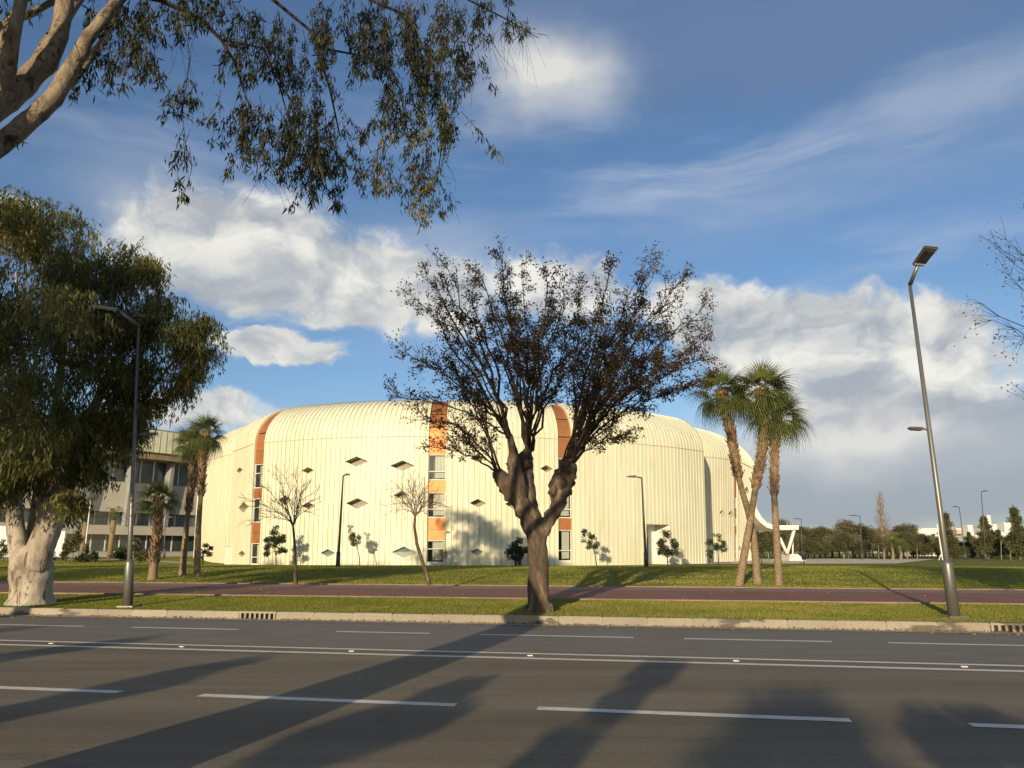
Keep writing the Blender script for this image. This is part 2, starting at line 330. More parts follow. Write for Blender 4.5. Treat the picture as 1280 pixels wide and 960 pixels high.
MAT['orange_wall'] = simple('pink_wall', [(.3, (.55, .36, .24)), (.7, (.62, .42, .30))], 1, .8)

# ------------------------------------------------------------------ object helpers
class MB:
    def __init__(s): s.v = []; s.f = []
    def add(s, vs, fs):
        o = len(s.v); s.v.extend([tuple(x) for x in vs]); s.f.extend([tuple(i + o for i in f) for f in fs])
    def box(s, c, d, rz=0, mtx=None):
        x, y, z = d[0] / 2, d[1] / 2, d[2] / 2
        vs = [Vector((a, b, e)) for a in (-x, x) for b in (-y, y) for e in (-z, z)]
        mt = (mtx if mtx is not None else Matrix.Rotation(rz, 4, 'Z'))
        vs = [Vector(c) + (mt @ v) for v in vs]
        s.add(vs, [(0, 1, 3, 2), (4, 6, 7, 5), (0, 4, 5, 1), (2, 3, 7, 6), (0, 2, 6, 4), (1, 5, 7, 3)])
    def quad(s, a, b, c, d): s.add([a, b, c, d], [(0, 1, 2, 3)])
    def tube(s, pts, rad, n=6, bump=0, bs=3, cap=True, flat=None):
        pts = [Vector(p) for p in pts]; k = len(pts)
        t0 = (pts[1] - pts[0]).normalized()
        u = t0.orthogonal().normalized(); vs = []
        for i, p in enumerate(pts):
            t = (pts[min(i + 1, k - 1)] - pts[max(i - 1, 0)])
            t = t.normalized() if t.length > 1e-9 else t0
            u = (u - t * u.dot(t)); u = u.normalized() if u.length > 1e-6 else t.orthogonal().normalized()
            vv = t.cross(u)
            for j in range(n):
                a = 2 * math.pi * j / n; d = u * math.cos(a) + vv * math.sin(a); r = rad[i]
                if bump: r *= 1 + bump * mnoise.noise((p + d * rad[i]) * bs) + bump * .5 * mnoise.noise((p + d * rad[i]) * bs * 2.7)
                vs.append(p + d * r)
        fs = [(i * n + j, i * n + (j + 1) % n, (i + 1) * n + (j + 1) % n, (i + 1) * n + j) for i in range(k - 1) for j in range(n)]
        if cap: fs += [tuple(range(n - 1, -1, -1)), tuple((k - 1) * n + j for j in range(n))]
        s.add(vs, fs)
    def build(s, name, m, parent=None, smooth=False):
        me = bpy.data.meshes.new(name); me.from_pydata(s.v, [], s.f)
        if smooth: me.polygons.foreach_set('use_smooth', [True] * len(me.polygons))
        return link(name, me, m, parent)
def link(name, me, m, parent=None):
    if m is not None: me.materials.append(m)
    o = bpy.data.objects.new(name, me); COL.objects.link(o)
    if parent is not None:
        o.parent = parent; o.matrix_parent_inverse = Matrix.Translation(parent.location).inverted() if parent.location.length else Matrix()
    return o
def tag(o, label=None, cat=None, group=None, kind=None):
    if label: o['label'] = label
    if cat: o['category'] = cat
    if group: o['group'] = group
    if kind: o['kind'] = kind
    return o
def thing(name, loc, label, cat, group=None):
    o = bpy.data.objects.new(name, None); COL.objects.link(o); o.location = loc; o.empty_display_size = .3
    return tag(o, label, cat, group)
def qmesh(name, V, F, rnd=None):
    """V (n,3) float array, F (m,k) int array, rnd (m,) per-face random"""
    me = bpy.data.meshes.new(name); V = np.asarray(V, np.float32); F = np.asarray(F, np.int32)
    me.vertices.add(len(V)); me.vertices.foreach_set('co', V.ravel())
    k = F.shape[1]; me.loops.add(F.size); me.loops.foreach_set('vertex_index', F.ravel())
    me.polygons.add(len(F)); me.polygons.foreach_set('loop_start', np.arange(0, F.size, k, dtype=np.int32))
    me.polygons.foreach_set('loop_total', np.full(len(F), k, np.int32))
    if rnd is not None:
        a = me.attributes.new('rnd', 'FLOAT', 'FACE'); a.data.foreach_set('value', np.asarray(rnd, np.float32))
    me.update(calc_edges=True); return me
def unit(a): return a / np.maximum(np.linalg.norm(a, axis=1, keepdims=True), 1e-9)
def leaves(C, D, ln, wd, name='crown', rnd=None, fold=.25):
    """folded lance-shaped leaves: base C, direction D, length, width -> two quads each"""
    n = len(C); C = np.asarray(C, float); D = unit(np.asarray(D, float))
    q = RNG.normal(size=(n, 3)); S = unit(np.cross(D, q)); Nn = np.cross(S, D)
    ln = np.broadcast_to(ln, (n,))[:, None]; wd = np.broadcast_to(wd, (n,))[:, None]
    tip = C + D * ln; mid = C + D * ln * .45
    a = mid + S * wd * .5 + Nn * wd * fold; b = mid - S * wd * .5 + Nn * wd * fold
    V = np.stack([C, a, tip, b], 1).reshape(-1, 3)
    i = np.arange(n)[:, None] * 4
    F = np.concatenate([i + np.array([[0, 1, 2]]), i + np.array([[0, 2, 3]])], 0)
    rnd = RNG.random(n) if rnd is None else rnd
    return qmesh(name, V, F, np.concatenate([rnd, rnd]))
def copy_tree(o, parent=None):
    c = o.copy(); COL.objects.link(c)
    if parent is not None: c.parent = parent
    for ch in list(o.children): copy_tree(ch, c)
    return c
def bez(a, b, c, n=8):
    return [a * (1 - t) ** 2 + b * 2 * t * (1 - t) + c * t * t for t in [i / n for i in range(n + 1)]]
def rv(s=1): return Vector((random.gauss(0, s), random.gauss(0, s), random.gauss(0, s)))

# ------------------------------------------------------------------ ground, road, path
AR = math.atan2(984, 5000)       # the road's heading: falls off to the right
U = Vector((math.cos(AR), -math.sin(AR), 0)); T = Vector((math.sin(AR), math.cos(AR), 0))
def st(s, t, z=0): return U * s + T * t + Vector((0, 0, z))
def to_st(p): return p[0] * U.x + p[1] * U.y, p[0] * T.x + p[1] * T.y
def ss(x, a, b):
    k = np.clip((x - a) / (b - a), 0, 1); return k * k * (3 - 2 * k)
def gz(x, y):
    t = x * T.x + y * T.y
    z = np.interp(t, [0, 18.3, 22.5, 29.2, 33, 37.5, 49, 60, 66, 120, 4000], [.155, .165, .29, .385, .60, .79, .76, .62, .55, .86, .86])
    z = z + .5 * ss(-np.asarray(x), 28, 36) * ss(np.asarray(y), 56, 80) * (1 - .0 * t)
    return z
def G(px, py, z=None):
    d = pdir(px, py); p = None; zz = .3 if z is None else z
    for _ in range(12):
        k = (zz - CAM_H) / d.z; p = Vector((d.x * k, d.y * k, zz))
        if z is not None: break
        zz = float(gz(p.x, p.y))
    return p
def on_ground(px, Y):
    x = (px - 640) / FPX * (Y * CP - 1.1 * SP); return Vector((x, Y, float(gz(x, Y))))

def sheet(name, m, s_list, t_list, zf, kind='structure', parent=None):
    S, Tt = np.meshgrid(np.array(s_list, float), np.array(t_list, float))
    X = U.x * S + T.x * Tt; Y = U.y * S + T.y * Tt
    V = np.stack([X, Y, zf(X, Y, Tt)], 2).reshape(-1, 3)
    nx, nt = len(s_list), len(t_list)
    idx = np.arange(nx * nt).reshape(nt, nx)
    F = np.stack([idx[:-1, :-1], idx[:-1, 1:], idx[1:, 1:], idx[1:, :-1]], 2).reshape(-1, 4)
    me = qmesh(name, V, F); me.polygons.foreach_set('use_smooth', [True] * len(me.polygons))
    o = link(name, me, m, parent)
    if kind: o['kind'] = kind
    return o
SL = list(np.concatenate([[-3000, -800, -300, -150], np.arange(-90, 91, 3), [150, 300, 800, 3000]]))
sheet('ground', MAT['soil'], [-4000, 0, 4000], [-4000, 0, 5000], lambda X, Y, t: 0 * t - .06)
lawn = sheet('lawn', MAT['lawn'], SL, list(np.concatenate([[18.42], np.arange(19, 80, 1.0), np.arange(80, 140, 5), [160, 220, 400, 1000, 3500]])), lambda X, Y, t: gz(X, Y))
road = sheet('road', MAT['asphalt'], SL, [3.6, 6, 9, 12, 15, 18.0], lambda X, Y, t: 0 * t)
sheet('pavement', MAT['pavement'], SL, [-3, 0, 3.4], lambda X, Y, t: 0 * t + .14)
sheet('grass_verge', MAT['lawn'], SL, [-300, -100, -30, -3.02], lambda X, Y, t: 0 * t + .14)
PT0, PT1 = 22.75, 29.1
def pz(dz): return lambda X, Y, t: gz(X, Y) + dz
path = sheet('cycle_path', MAT['path_red'], SL, [PT0 + .9, 25, 26.5, PT1 - 1.9], pz(.006))
sheet('near_border', MAT['path_dark'], SL, [PT0, PT0 + .9], pz(.010), None, path)
sheet('far_border', MAT['path_tan'], SL, [PT1 - 1.9, PT1 - .9, PT1], pz(.010), None, path)
# edging between the path and the lawn
mb = MB()
for t in (PT0 - .06, PT1 + .06):
    for s in np.arange(-80, 80, 4.0):
        c = st(s + 2, t); mb.box((c.x, c.y, float(gz(c.x, c.y)) + .0), (3.99, .10, .09), -AR)
o = mb.build('path_edging', MAT['path_tan'], path)

# kerb: one stone after another, a gutter strip, drains
kerb = thing('kerb', st(0, 18.2), None, None); kerb['kind'] = 'structure'
K0, K1 = 18.20, 18.42
kb = bmesh.new(); bmesh.ops.create_cube(kb, size=1)
for v in kb.verts: v.co = Vector((v.co.x * .996, v.co.y * .22 + (.012 if (v.co.z > 0 and v.co.y < 0) else 0), v.co.z * .25))
bmesh.ops.bevel(kb, geom=[e for e in kb.edges if all(v.co.z > 0 for v in e.verts)], offset=.014, segments=2, affect='EDGES')
kme = bpy.data.meshes.new('kerb_stone'); kb.to_mesh(kme); kb.free(); kme.materials.append(MAT['concrete'])
drain_spots = []
for px, py in ((308, 771), (1283, 786)):
    s, t = to_st(G(px, py, .1)); drain_spots.append(round(s))
for i in range(-46, 34):
    if i in drain_spots: continue
    o = bpy.data.objects.new('kerb_stone', kme); COL.objects.link(o); o.parent = kerb
    o.location = st(i, .11 + random.uniform(-.006, .006), .060 + random.uniform(-.005, .005)); o.rotation_euler = (0, random.uniform(-.004, .004), -AR + random.uniform(-.004, .004))
mb = MB(); a = st(-546.6, 18.31, .06); b = st(533.4, 18.31, .06)
mb.box(a, (1000, .22, .25), -AR); mb.box(b, (1000, .22, .25), -AR); o = mb.build('far_kerb', MAT['concrete'], kerb)
o = sheet('gutter', MAT['gutter'], SL, [17.82, 18.195], lambda X, Y, t: 0 * t + .008, None, None); o.parent = kerb; o.matrix_parent_inverse = Matrix.Translation(kerb.location).inverted()
mb = MB()
for s in np.arange(-60, 60, 3.0): mb.box(st(s, 3.5, .06), (2.99, .2, .2), -AR)
near = mb.build('near_kerb', MAT['concrete']); near['kind'] = 'structure'
for k, i in enumerate(drain_spots):
    d = thing('kerb_drain', st(i, 18.31), ('concrete kerb drain inlet with a row of dark slots near the tall single-arm lamp', 'slotted kerb drain inlet at the kerb right of the leaning steel lamp')[k], 'drain', 'storm drains in the kerb')
    f = MB(); f.box(st(i, 18.31, .165), (.99, .22, .045), -AR); f.box(st(i, 18.31, -.02), (.99, .22, .06), -AR)
    for j in range(8): f.box(st(i - .46 + j * .131, 18.27, .076), (.05, .14, .134), -AR)
    f.build('frame', MAT['concrete'], d)
    f = MB(); f.box(st(i, 18.385, .076), (.985, .06, .132), -AR); f.build('cavity', MAT['bin'], d)

# markings
def strip(name, s0, s1, t, wd, dz=.004):
    n = max(1, int((s1 - s0) / 3)); q = MB()
    for k in range(n):
        a, b = s0 + (s1 - s0) * k / n, s0 + (s1 - s0) * (k + 1) / n
        q.quad(st(a, t - wd / 2, dz), st(b, t - wd / 2, dz), st(b, t + wd / 2, dz), st(a, t + wd / 2, dz))
    return q.build(name, MAT['paint'], road)
tn = to_st(G(640, 884.3, 0))[1]; tc = to_st(G(640, 819.5, 0))[1]; tf = to_st(G(640, 794, 0))[1]
def s_at(px, t):
    lo, hi = -200.0, 200.0
    for _ in range(60):
        mid = (lo + hi) / 2; p = st(mid, t); v = proj(p)[0] if p.y > .5 else (1e6 if mid > 0 else -1e6)
        if v < px: lo = mid
        else: hi = mid
    return lo
for a, b in ((-170, 150), (250, 570), (672, 1063), (1213, 1500)): strip('lane_dash', s_at(a, tn), s_at(b, tn), tn, .17)
for a, b in ((-130, 105), (165, 298), (420, 537), (600, 792), (855, 1040), (1110, 1300)): strip('lane_dash', s_at(a, tf), s_at(b, tf), tf, .15)
strip('centre_line', -300, 100, tc + .29, .15); strip('centre_line', -300, 100, tc - .29, .17)
for px in (65, 228, 440, 663, 920, 1205):
    s = s_at(px, tc); q = MB(); q.box(st(s, tc, .010), (.085, .07, .012), -AR); q.build('road_stud', MAT['paint'], road)
sheet('seam_patch', MAT['asphalt_far'], SL, [tc + .5, (tc + 17.8) / 2, 17.815], lambda X, Y, t: 0 * t + .0015, None, road)

# plaza and side drive on the far side
def poly_sheet(name, m, pts, dz=.012, n=10):
    pts = [Vector((p[0], p[1], 0)) for p in pts]; V = []; F = []
    for j in range(n + 1):
        for i in range(n + 1):
            a = pts[0].lerp(pts[1], i / n); b = pts[3].lerp(pts[2], i / n); p = a.lerp(b, j / n)
            V.append((p.x, p.y, float(gz(p.x, p.y)) + dz))
    idx = lambda i, j: j * (n + 1) + i
    F = [(idx(i, j), idx(i + 1, j), idx(i + 1, j + 1), idx(i, j + 1)) for j in range(n) for i in range(n)]
    me = bpy.data.meshes.new(name); me.from_pydata(V, [], F); o = link(name, me, m); o['kind'] = 'structure'; return o
poly_sheet('plaza', MAT['plaza'], [(15, 72.3), (36, 74), (56, 104), (24, 114)], .02, 14)
poly_sheet('side_drive', MAT['gutter'], [(-90, 74), (-30, 72), (-30, 76), (-90, 80)], .02, 16)

# grass blades
def in_path(t): w_ = RNG.normal(0, .07, len(t)) - .02; return (t > PT0 - w_) & (t < PT1 + w_)
def grass_patch(n, t0, t1, power, hmin, hmax, wd):
    u = RNG.random(n); t = t0 + (t1 - t0) * u ** power
    yy = t * 1.02; x = (RNG.random(n) * 2 - 1) * (yy * .72 + 3); y = (t - x * T.x) / T.y
    s = x * U.x + y * U.y
    ok = ~in_path(t); x, y, t = x[ok], y[ok], t[ok]; n = len(x)
    clump = np.array([mnoise.noise((a * .8, b * .8, 0)) for a, b in zip(x, y)])
    big = np.array([mnoise.noise((a * .09, b * .12, 5)) for a, b in zip(x, y)])
    worn = np.array([mnoise.noise((a * .45, b * .6, 9)) + .4 * mnoise.noise((a * 1.7, b * 1.9, 3)) for a, b in zip(x, y)])
    h = (hmin + (hmax - hmin) * RNG.random(n)) * (1 + .5 * clump) * np.where(worn > .38, .25, 1)
    an = RNG.random(n) * 6.283; ww = wd * (t / 20) ** .5
    B = np.stack([x, y, gz(x, y)], 1); d = np.stack([np.cos(an), np.sin(an), 0 * an], 1) * (ww * .5)[:, None]
    tip = B + np.stack([RNG.normal(0, .35, n) * h, RNG.normal(0, .35, n) * h, h], 1)
    V = np.stack([B - d, B + d, tip], 1).reshape(-1, 3)
    return V, np.clip(.42 + .35 * big + .25 * clump + RNG.normal(0, .2, n), 0, 1)
V1, r1 = grass_patch(200000, 18.44, PT0, 1.0, .018, .050, .013)
V2, r2 = grass_patch(280000, PT1, 68, 1.7, .018, .052, .024)
V = np.concatenate([V1, V2]); F = np.arange(len(V)).reshape(-1, 3)
o = link('grass', qmesh('grass', V, F, np.concatenate([r1, r2])), MAT['grass'])
tag(o, 'short mown grass with yellowish patches covering the verge and lawn', 'grass', None, 'stuff')
# fallen leaves by the kerb
n = 1100; s = RNG.random(n) * 44 - 24; t = np.where(RNG.random(n) < .5, 17.5 + RNG.random(n) * .65, 18.5 + RNG.random(n) * 11)
C = np.stack([U.x * s + T.x * t, U.y * s + T.y * t, np.where(t < 18.2, .014, 0)], 1); C[:, 2] += np.where(t < 18.2, 0, gz(C[:, 0], C[:, 1]) + .03)
D = np.stack([RNG.normal(size=n), RNG.normal(size=n), RNG.normal(size=n) * .25], 1)
n2 = 1500; s = RNG.random(n2) * 46 - 25; t = 18.19 - np.abs(RNG.normal(0, .05, n2)); C2 = np.stack([U.x * s + T.x * t, U.y * s + T.y * t, .012 + RNG.random(n2) * .02], 1)
C = np.concatenate([C, C2]); D = np.concatenate([D, np.stack([RNG.normal(size=n2), RNG.normal(size=n2), RNG.normal(size=n2) * .3], 1)])
o = link('fallen_leaves', leaves(C, D, np.where(np.arange(len(C)) < n, .07, .045), .03), MAT['leaf_tan']); tag(o, 'dry fallen leaves scattered along the gutter and verge', 'leaves', None, 'stuff')

# ------------------------------------------------------------------ arena building
class Shell:
    def __init__(self, pl, zb, zs, rr=4.6, rh=3.9, lean=.028):
        ctrl = [on_ground(px, Y) for px, Y in pl]; c = [Vector((p.x, p.y, 0)) for p in ctrl]
        c = [c[0] * 2 - c[1]] + c + [c[-1] * 2 - c[-2]]; pts = []
        for i in range(1, len(c) - 2):
            for k in range(40):
                t = k / 40; a, b, d, e = c[i - 1], c[i], c[i + 1], c[i + 2]
                pts.append(.5 * ((2 * b) + (d - a) * t + (2 * a - 5 * b + 4 * d - e) * t * t + (3 * b - a - 3 * d + e) * t ** 3))
        pts.append(c[-2])
        self.xy = np.array([(p.x, p.y) for p in pts]); seg = np.linalg.norm(np.diff(self.xy, axis=0), axis=1)
        self.cum = np.concatenate([[0], np.cumsum(seg)]); self.len = float(self.cum[-1])
        tg = np.gradient(self.xy, self.cum, axis=0); 
        for _ in range(12): tg[1:-1] = (tg[:-2] + tg[1:-1] * 2 + tg[2:]) / 4
        tg = tg / np.linalg.norm(tg, axis=1, keepdims=True)
        self.n = np.stack([tg[:, 1], -tg[:, 0]], 1)
        self.zb, self.zs, self.rr, self.rh, self.lean = zb, zs, rr, rh, lean
    def pn(self, s):
        f = lambda a: float(np.interp(s, self.cum, a))
        return Vector((f(self.xy[:, 0]), f(self.xy[:, 1]), 0)), Vector((f(self.n[:, 0]), f(self.n[:, 1]), 0)).normalized()
    def at(self, s, v, off=0):
        """v <= zs: a height on the wall; above: zs + angle in radians along the roof curve"""
        p, n = self.pn(s)
        if v <= self.zs: return p + n * (off + self.lean * (v - self.zb)) + Vector((0, 0, v))
        th = v - self.zs; L0 = self.lean * (self.zs - self.zb)
        return p + n * (L0 - self.rr + (self.rr + off) * math.cos(th)) + Vector((0, 0, self.zs + (self.rh + off) * math.sin(th)))
    def s_of(self, px, z):
        best = min(np.arange(0, self.len, .02), key=lambda s: abs(proj(self.at(s, z))[0] - px)); return float(best)
    def z_of(self, s, py, off=0):
        lo, hi = self.zb - 1, self.zs + 1.55
        for _ in range(40):
            m = (lo + hi) / 2
            if proj(self.at(s, m, off))[1] > py: lo = m
            else: hi = m
        return lo
RIB = .46
RX = [-.045, -.035, -.005, .005, .045, .055]; RO = [0, .045, .045, -.035, -.035, 0]   # a raised seam with a groove beside it
def clad(sh, holes, gaps, name, parent, m, back=14.0):
    """ribbed cladding as one sheet; holes: (s0, sc, s1, zlo, zhi, diamond?); gaps: s ranges left open all the way up"""
    br = {0.0, sh.len}
    k = RIB / 2
    while k < sh.len - .1:
        br.update(k + x for x in RX); k += RIB
    for h in holes: br.update((h[0], h[1], h[2]))
    for g in gaps: br.update(g)
    br = sorted(x for x in br if 0 <= x <= sh.len); b2 = [br[0]]
    for x in br[1:]:
        if x - b2[-1] > 2e-3: b2.append(x)
    def off(s):
        d = (s % RIB) - RIB / 2
        return float(np.interp(d, RX, RO, 0, 0))
    mb = MB(); inn = lambda s, lst: any(a - 1e-3 < s < b + 1e-3 for a, b in lst)
    TH = [math.pi / 2 * i / 16 for i in range(17)]
    for a, b in zip(b2, b2[1:]):
        md = (a + b) / 2
        if inn(md, [(g0 + .003, g1 - .003) for g0, g1 in gaps]): continue
        oa, ob = off(a), off(b); cuts = []
        for h in holes:
            if h[0] < md < h[2]:
                if h[5]:
                    fa, fb = [max(0, 1 - abs(x - h[1]) / ((h[1] - h[0]) if x < h[1] else (h[2] - h[1]))) for x in (a, b)]
                    zc, hh = (h[3] + h[4]) / 2, (h[4] - h[3]) / 2
                    cuts.append((zc - hh * fa, zc - hh * fb, zc + hh * fa, zc + hh * fb))
                else: cuts.append((h[3], h[3], h[4], h[4]))
        cuts.sort(); la, lb = sh.zb, sh.zb
        for c in cuts:
            mb.quad(sh.at(a, la, oa), sh.at(b, lb, ob), sh.at(b, c[1], ob), sh.at(a, c[0], oa)); la, lb = c[2], c[3]
        mb.quad(sh.at(a, la, oa), sh.at(b, lb, ob), sh.at(b, sh.zs, ob), sh.at(a, sh.zs, oa))
        for t0, t1 in zip(TH, TH[1:]):
            v0 = sh.zs + t0 + (1e-9 if t0 else 0); v1 = sh.zs + t1
            mb.quad(sh.at(a, v0, oa), sh.at(b, v0, ob), sh.at(b, v1, ob), sh.at(a, v1, oa))
    o = mb.build(name, m, parent)
    # flat roof behind the curve, back wall and the two ends
    mb = MB(); sl = list(np.linspace(0, sh.len, 60)); zt = sh.zs + sh.rh
    def bk(s, z): p, n = sh.pn(s); return p + n * (-sh.rr - back) + Vector((0, 0, z))
    for a, b in zip(sl, sl[1:]):
        v = sh.zs + math.pi / 2
        mb.quad(sh.at(a, v, -.02), sh.at(b, v, -.02), bk(b, zt + .05), bk(a, zt + .05)); mb.quad(bk(a, sh.zb), bk(b, sh.zb), bk(b, zt + .05), bk(a, zt + .05))
    for s in (0.0, sh.len):
        pr = [sh.at(s, sh.zb, 0), sh.at(s, sh.zs, 0)] + [sh.at(s, sh.zs + t, 0) for t in TH[1:]] + [bk(s, zt + .05), bk(s, sh.zb)]
        mb.add(pr, [tuple(range(len(pr)))])
    r = mb.build('roof_deck', m, parent)
    ends = [0.0] + [x for g in sorted(gaps) for x in g] + [sh.len]
    for e0, e1 in zip(ends[::2], ends[1::2]):
        sl = list(np.linspace(e0, e1, max(3, int((e1 - e0) / .5))))
        for nm, z0, z1, of in (('seam_trim', sh.zs - .03, sh.zs, .058), ('base_trim', sh.zb, sh.zb + .16, .07)):
            mb = MB()
            for a, b in zip(sl, sl[1:]):
                mb.quad(sh.at(a, z0, of), sh.at(b, z0, of), sh.at(b, z1, of), sh.at(a, z1, of))
                mb.quad(sh.at(a, z1, of), sh.at(b, z1, of), sh.at(b, z1, -.01), sh.at(a, z1, -.01))
            mb.build(nm, MAT['seam'], parent)
    return o
ZB, ZS = .42, 11.3
arena = thing('arena_building', (0, 72, ZB), 'large round cream building with ribbed cladding and rounded roof edge', 'building')
main = Shell([(284, 75.3), (300, 71.8), (320, 69.0), (400, 66.3), (480, 65.2), (540, 65), (620, 65.3), (705, 66.6), (750, 67.8), (800, 69.7), (850, 72.3), (884, 75)], ZB, ZS)
wingr = Shell([(868, 82.5), (890, 83.6), (910, 85.6), (927, 88.8), (940, 94), (946, 100), (945, 106)], ZB, ZS + .45, 4.6, 3.9, .06)
wingl = Shell([(241.5, 92), (242.5, 87), (252, 82.5), (268, 79), (290, 76.5), (305, 75.5)], ZB, ZS, 4.6, 3.9, .02)

def quad_part(name, m, parent, sh, s0, s1, v0, v1, off, nv=1, thick=.0):
    mb = MB()
    for i in range(nv):
        a, b = v0 + (v1 - v0) * i / nv, v0 + (v1 - v0) * (i + 1) / nv
        mb.quad(sh.at(s0, a, off), sh.at(s1, a, off), sh.at(s1, b, off), sh.at(s0, b, off))
    if thick:
        for s in (s0, s1):
            for i in range(nv):
                a, b = v0 + (v1 - v0) * i / nv, v0 + (v1 - v0) * (i + 1) / nv
                mb.quad(sh.at(s, a, off), sh.at(s, b, off), sh.at(s, b, off - thick), sh.at(s, a, off - thick))
        for v in (v0, v1): mb.quad(sh.at(s0, v, off), sh.at(s1, v, off), sh.at(s1, v, off - thick), sh.at(s0, v, off - thick))
    return mb.build(name, m, parent)
def window(sh, s0, s1, z0, z1, off=-.16, curtains=True, rails=(.35,), glass='glass'):
    """frame > pane, curtain"""
    f = MB(); fw = .055; W = s1 - s0
    def bar(a, b, c, d, of=0.0, th=.08):
        vs = [sh.at(x, y, off + of + e) for e in (0, -th) for x, y in ((a, c), (b, c), (b, d), (a, d))]
        f.add(vs, [(0, 1, 2, 3), (7, 6, 5, 4), (0, 4, 5, 1), (1, 5, 6, 2), (2, 6, 7, 3), (3, 7, 4, 0)])
    bar(s0, s0 + fw, z0, z1); bar(s1 - fw, s1, z0, z1); bar(s0 + fw, s1 - fw, z0, z0 + fw * 1.4); bar(s0 + fw, s1 - fw, z1 - fw, z1)
    for r in rails: z = z0 + (z1 - z0) * r; bar(s0 + fw, s1 - fw, z - .03, z + .03, -.003)
    fr = f.build('window', MAT['white_frame'], arena)
    quad_part('pane', MAT[glass], fr, sh, s0 + fw, s1 - fw, z0 + fw, z1 - fw, off - .045)
    quad_part('room_back', MAT['room'], fr, sh, s0, s1, z0, z1, off - .9)
    b = MB()
    for s in (s0, s1): b.quad(sh.at(s, z0, off - .08), sh.at(s, z1, off - .08), sh.at(s, z1, off - .9), sh.at(s, z0, off - .9))
    for z in (z0, z1): b.quad(sh.at(s0, z, off - .08), sh.at(s1, z, off - .08), sh.at(s1, z, off - .9), sh.at(s0, z, off - .9))
    b.build('room_sides', MAT['room'], fr)
    if curtains:
        c = MB(); n = 22; a0, a1 = s0 + W * random.choice((.30, .36)), s1 - .08; zc = z0 + random.choice((.12, .2)) * 1.0
        pts = [(a0 + (a1 - a0) * i / n, .03 * math.sin(i * 1.9) + .02 * math.sin(i * .7)) for i in range(n + 1)]
        for (x0, o0), (x1, o1) in zip(pts, pts[1:]): c.quad(sh.at(x0, zc, off - .3 + o0), sh.at(x1, zc, off - .3 + o1), sh.at(x1, z1 - .12, off - .3 + o1), sh.at(x0, z1 - .12, off - .3 + o0))
        c.build('curtain', MAT['curtain'], fr)
    return fr
DEPTH = .75
def diamond(sh, px, py, hw, hh, mt='louvre'):
    sc = sh.s_of(px, 6); z = sh.z_of(sc, py); sc = sh.s_of(px, z)
    a = sh.s_of(px - hw, z); b = sh.s_of(px + hw, z); z1 = sh.z_of(sc, py - hh); z0 = sh.z_of(sc, py + hh)
    d = DEPTH if mt == 'louvre' else .25
    c = [(a, (z0 + z1) / 2), (sc, z0), (b, (z0 + z1) / 2), (sc, z1)]
    r = MB()
    for (s0, y0), (s1, y1) in zip(c, c[1:] + c[:1]):
        r.quad(sh.at(s0, y0, .02), sh.at(s1, y1, .02), sh.at(s1, y1, -d), sh.at(s0, y0, -d))
    # thin raised rim
    ctr = (sc, (z0 + z1) / 2); g = [(ctr[0] + (s - ctr[0]) * 1.06, ctr[1] + (y - ctr[1]) * 1.07) for s, y in c]
    for i in range(4):
        j = (i + 1) % 4; r.quad(sh.at(*g[i], .065), sh.at(*g[j], .065), sh.at(*c[j], .065), sh.at(*c[i], .065)); r.quad(sh.at(*c[i], .065), sh.at(*c[j], .065), sh.at(*c[j], .0), sh.at(*c[i], .0)); r.quad(sh.at(*g[i], .065), sh.at(*g[j], .065), sh.at(*g[j], -.01), sh.at(*g[i], -.01))
    rv_ = r.build('diamond_window', MAT['reveal'], arena)
    p = MB(); p.add([sh.at(s, y, -d + .01) for s, y in c], [(0, 1, 2, 3)]); p.build('pane', MAT[mt], rv_)
    return (a, sc, b, z0, z1, True)
DM = [(385.3, 588, 7.5, 4), (445.7, 576.7, 14, 6), (503, 582, 15, 6.4), (356.7, 625, 8, 6), (385.7, 632, 8, 4.3), (446.7, 629, 14, 6.3), (502, 619, 10, 5),
      (410, 691, 9, 4.6, 'glass_green'), (505, 690, 15, 6.8, 'glass_green'), (300, 587.7, 3.6, 3.3), (305, 634, 6, 6.5), (303, 692, 4, 3.7), (597, 573, 9.5, 4.5), (597, 628.7, 10, 5),
      (596, 689.7, 8, 4, 'glass_green'), (640, 580, 9, 5), (682.7, 585.7, 7.5, 4.2), (640, 630, 9, 5)]
holes = [diamond(main, *d) for d in DM]
holes_r = [diamond(wingr, *d) for d in [(902, 640.7, 2.8, 4), (913, 642, 3, 4), (937 - 4, 612, 2.2, 4), (930.7 - 3, 606.7, 2, 4), (924, 685, 1.6, 3)]]
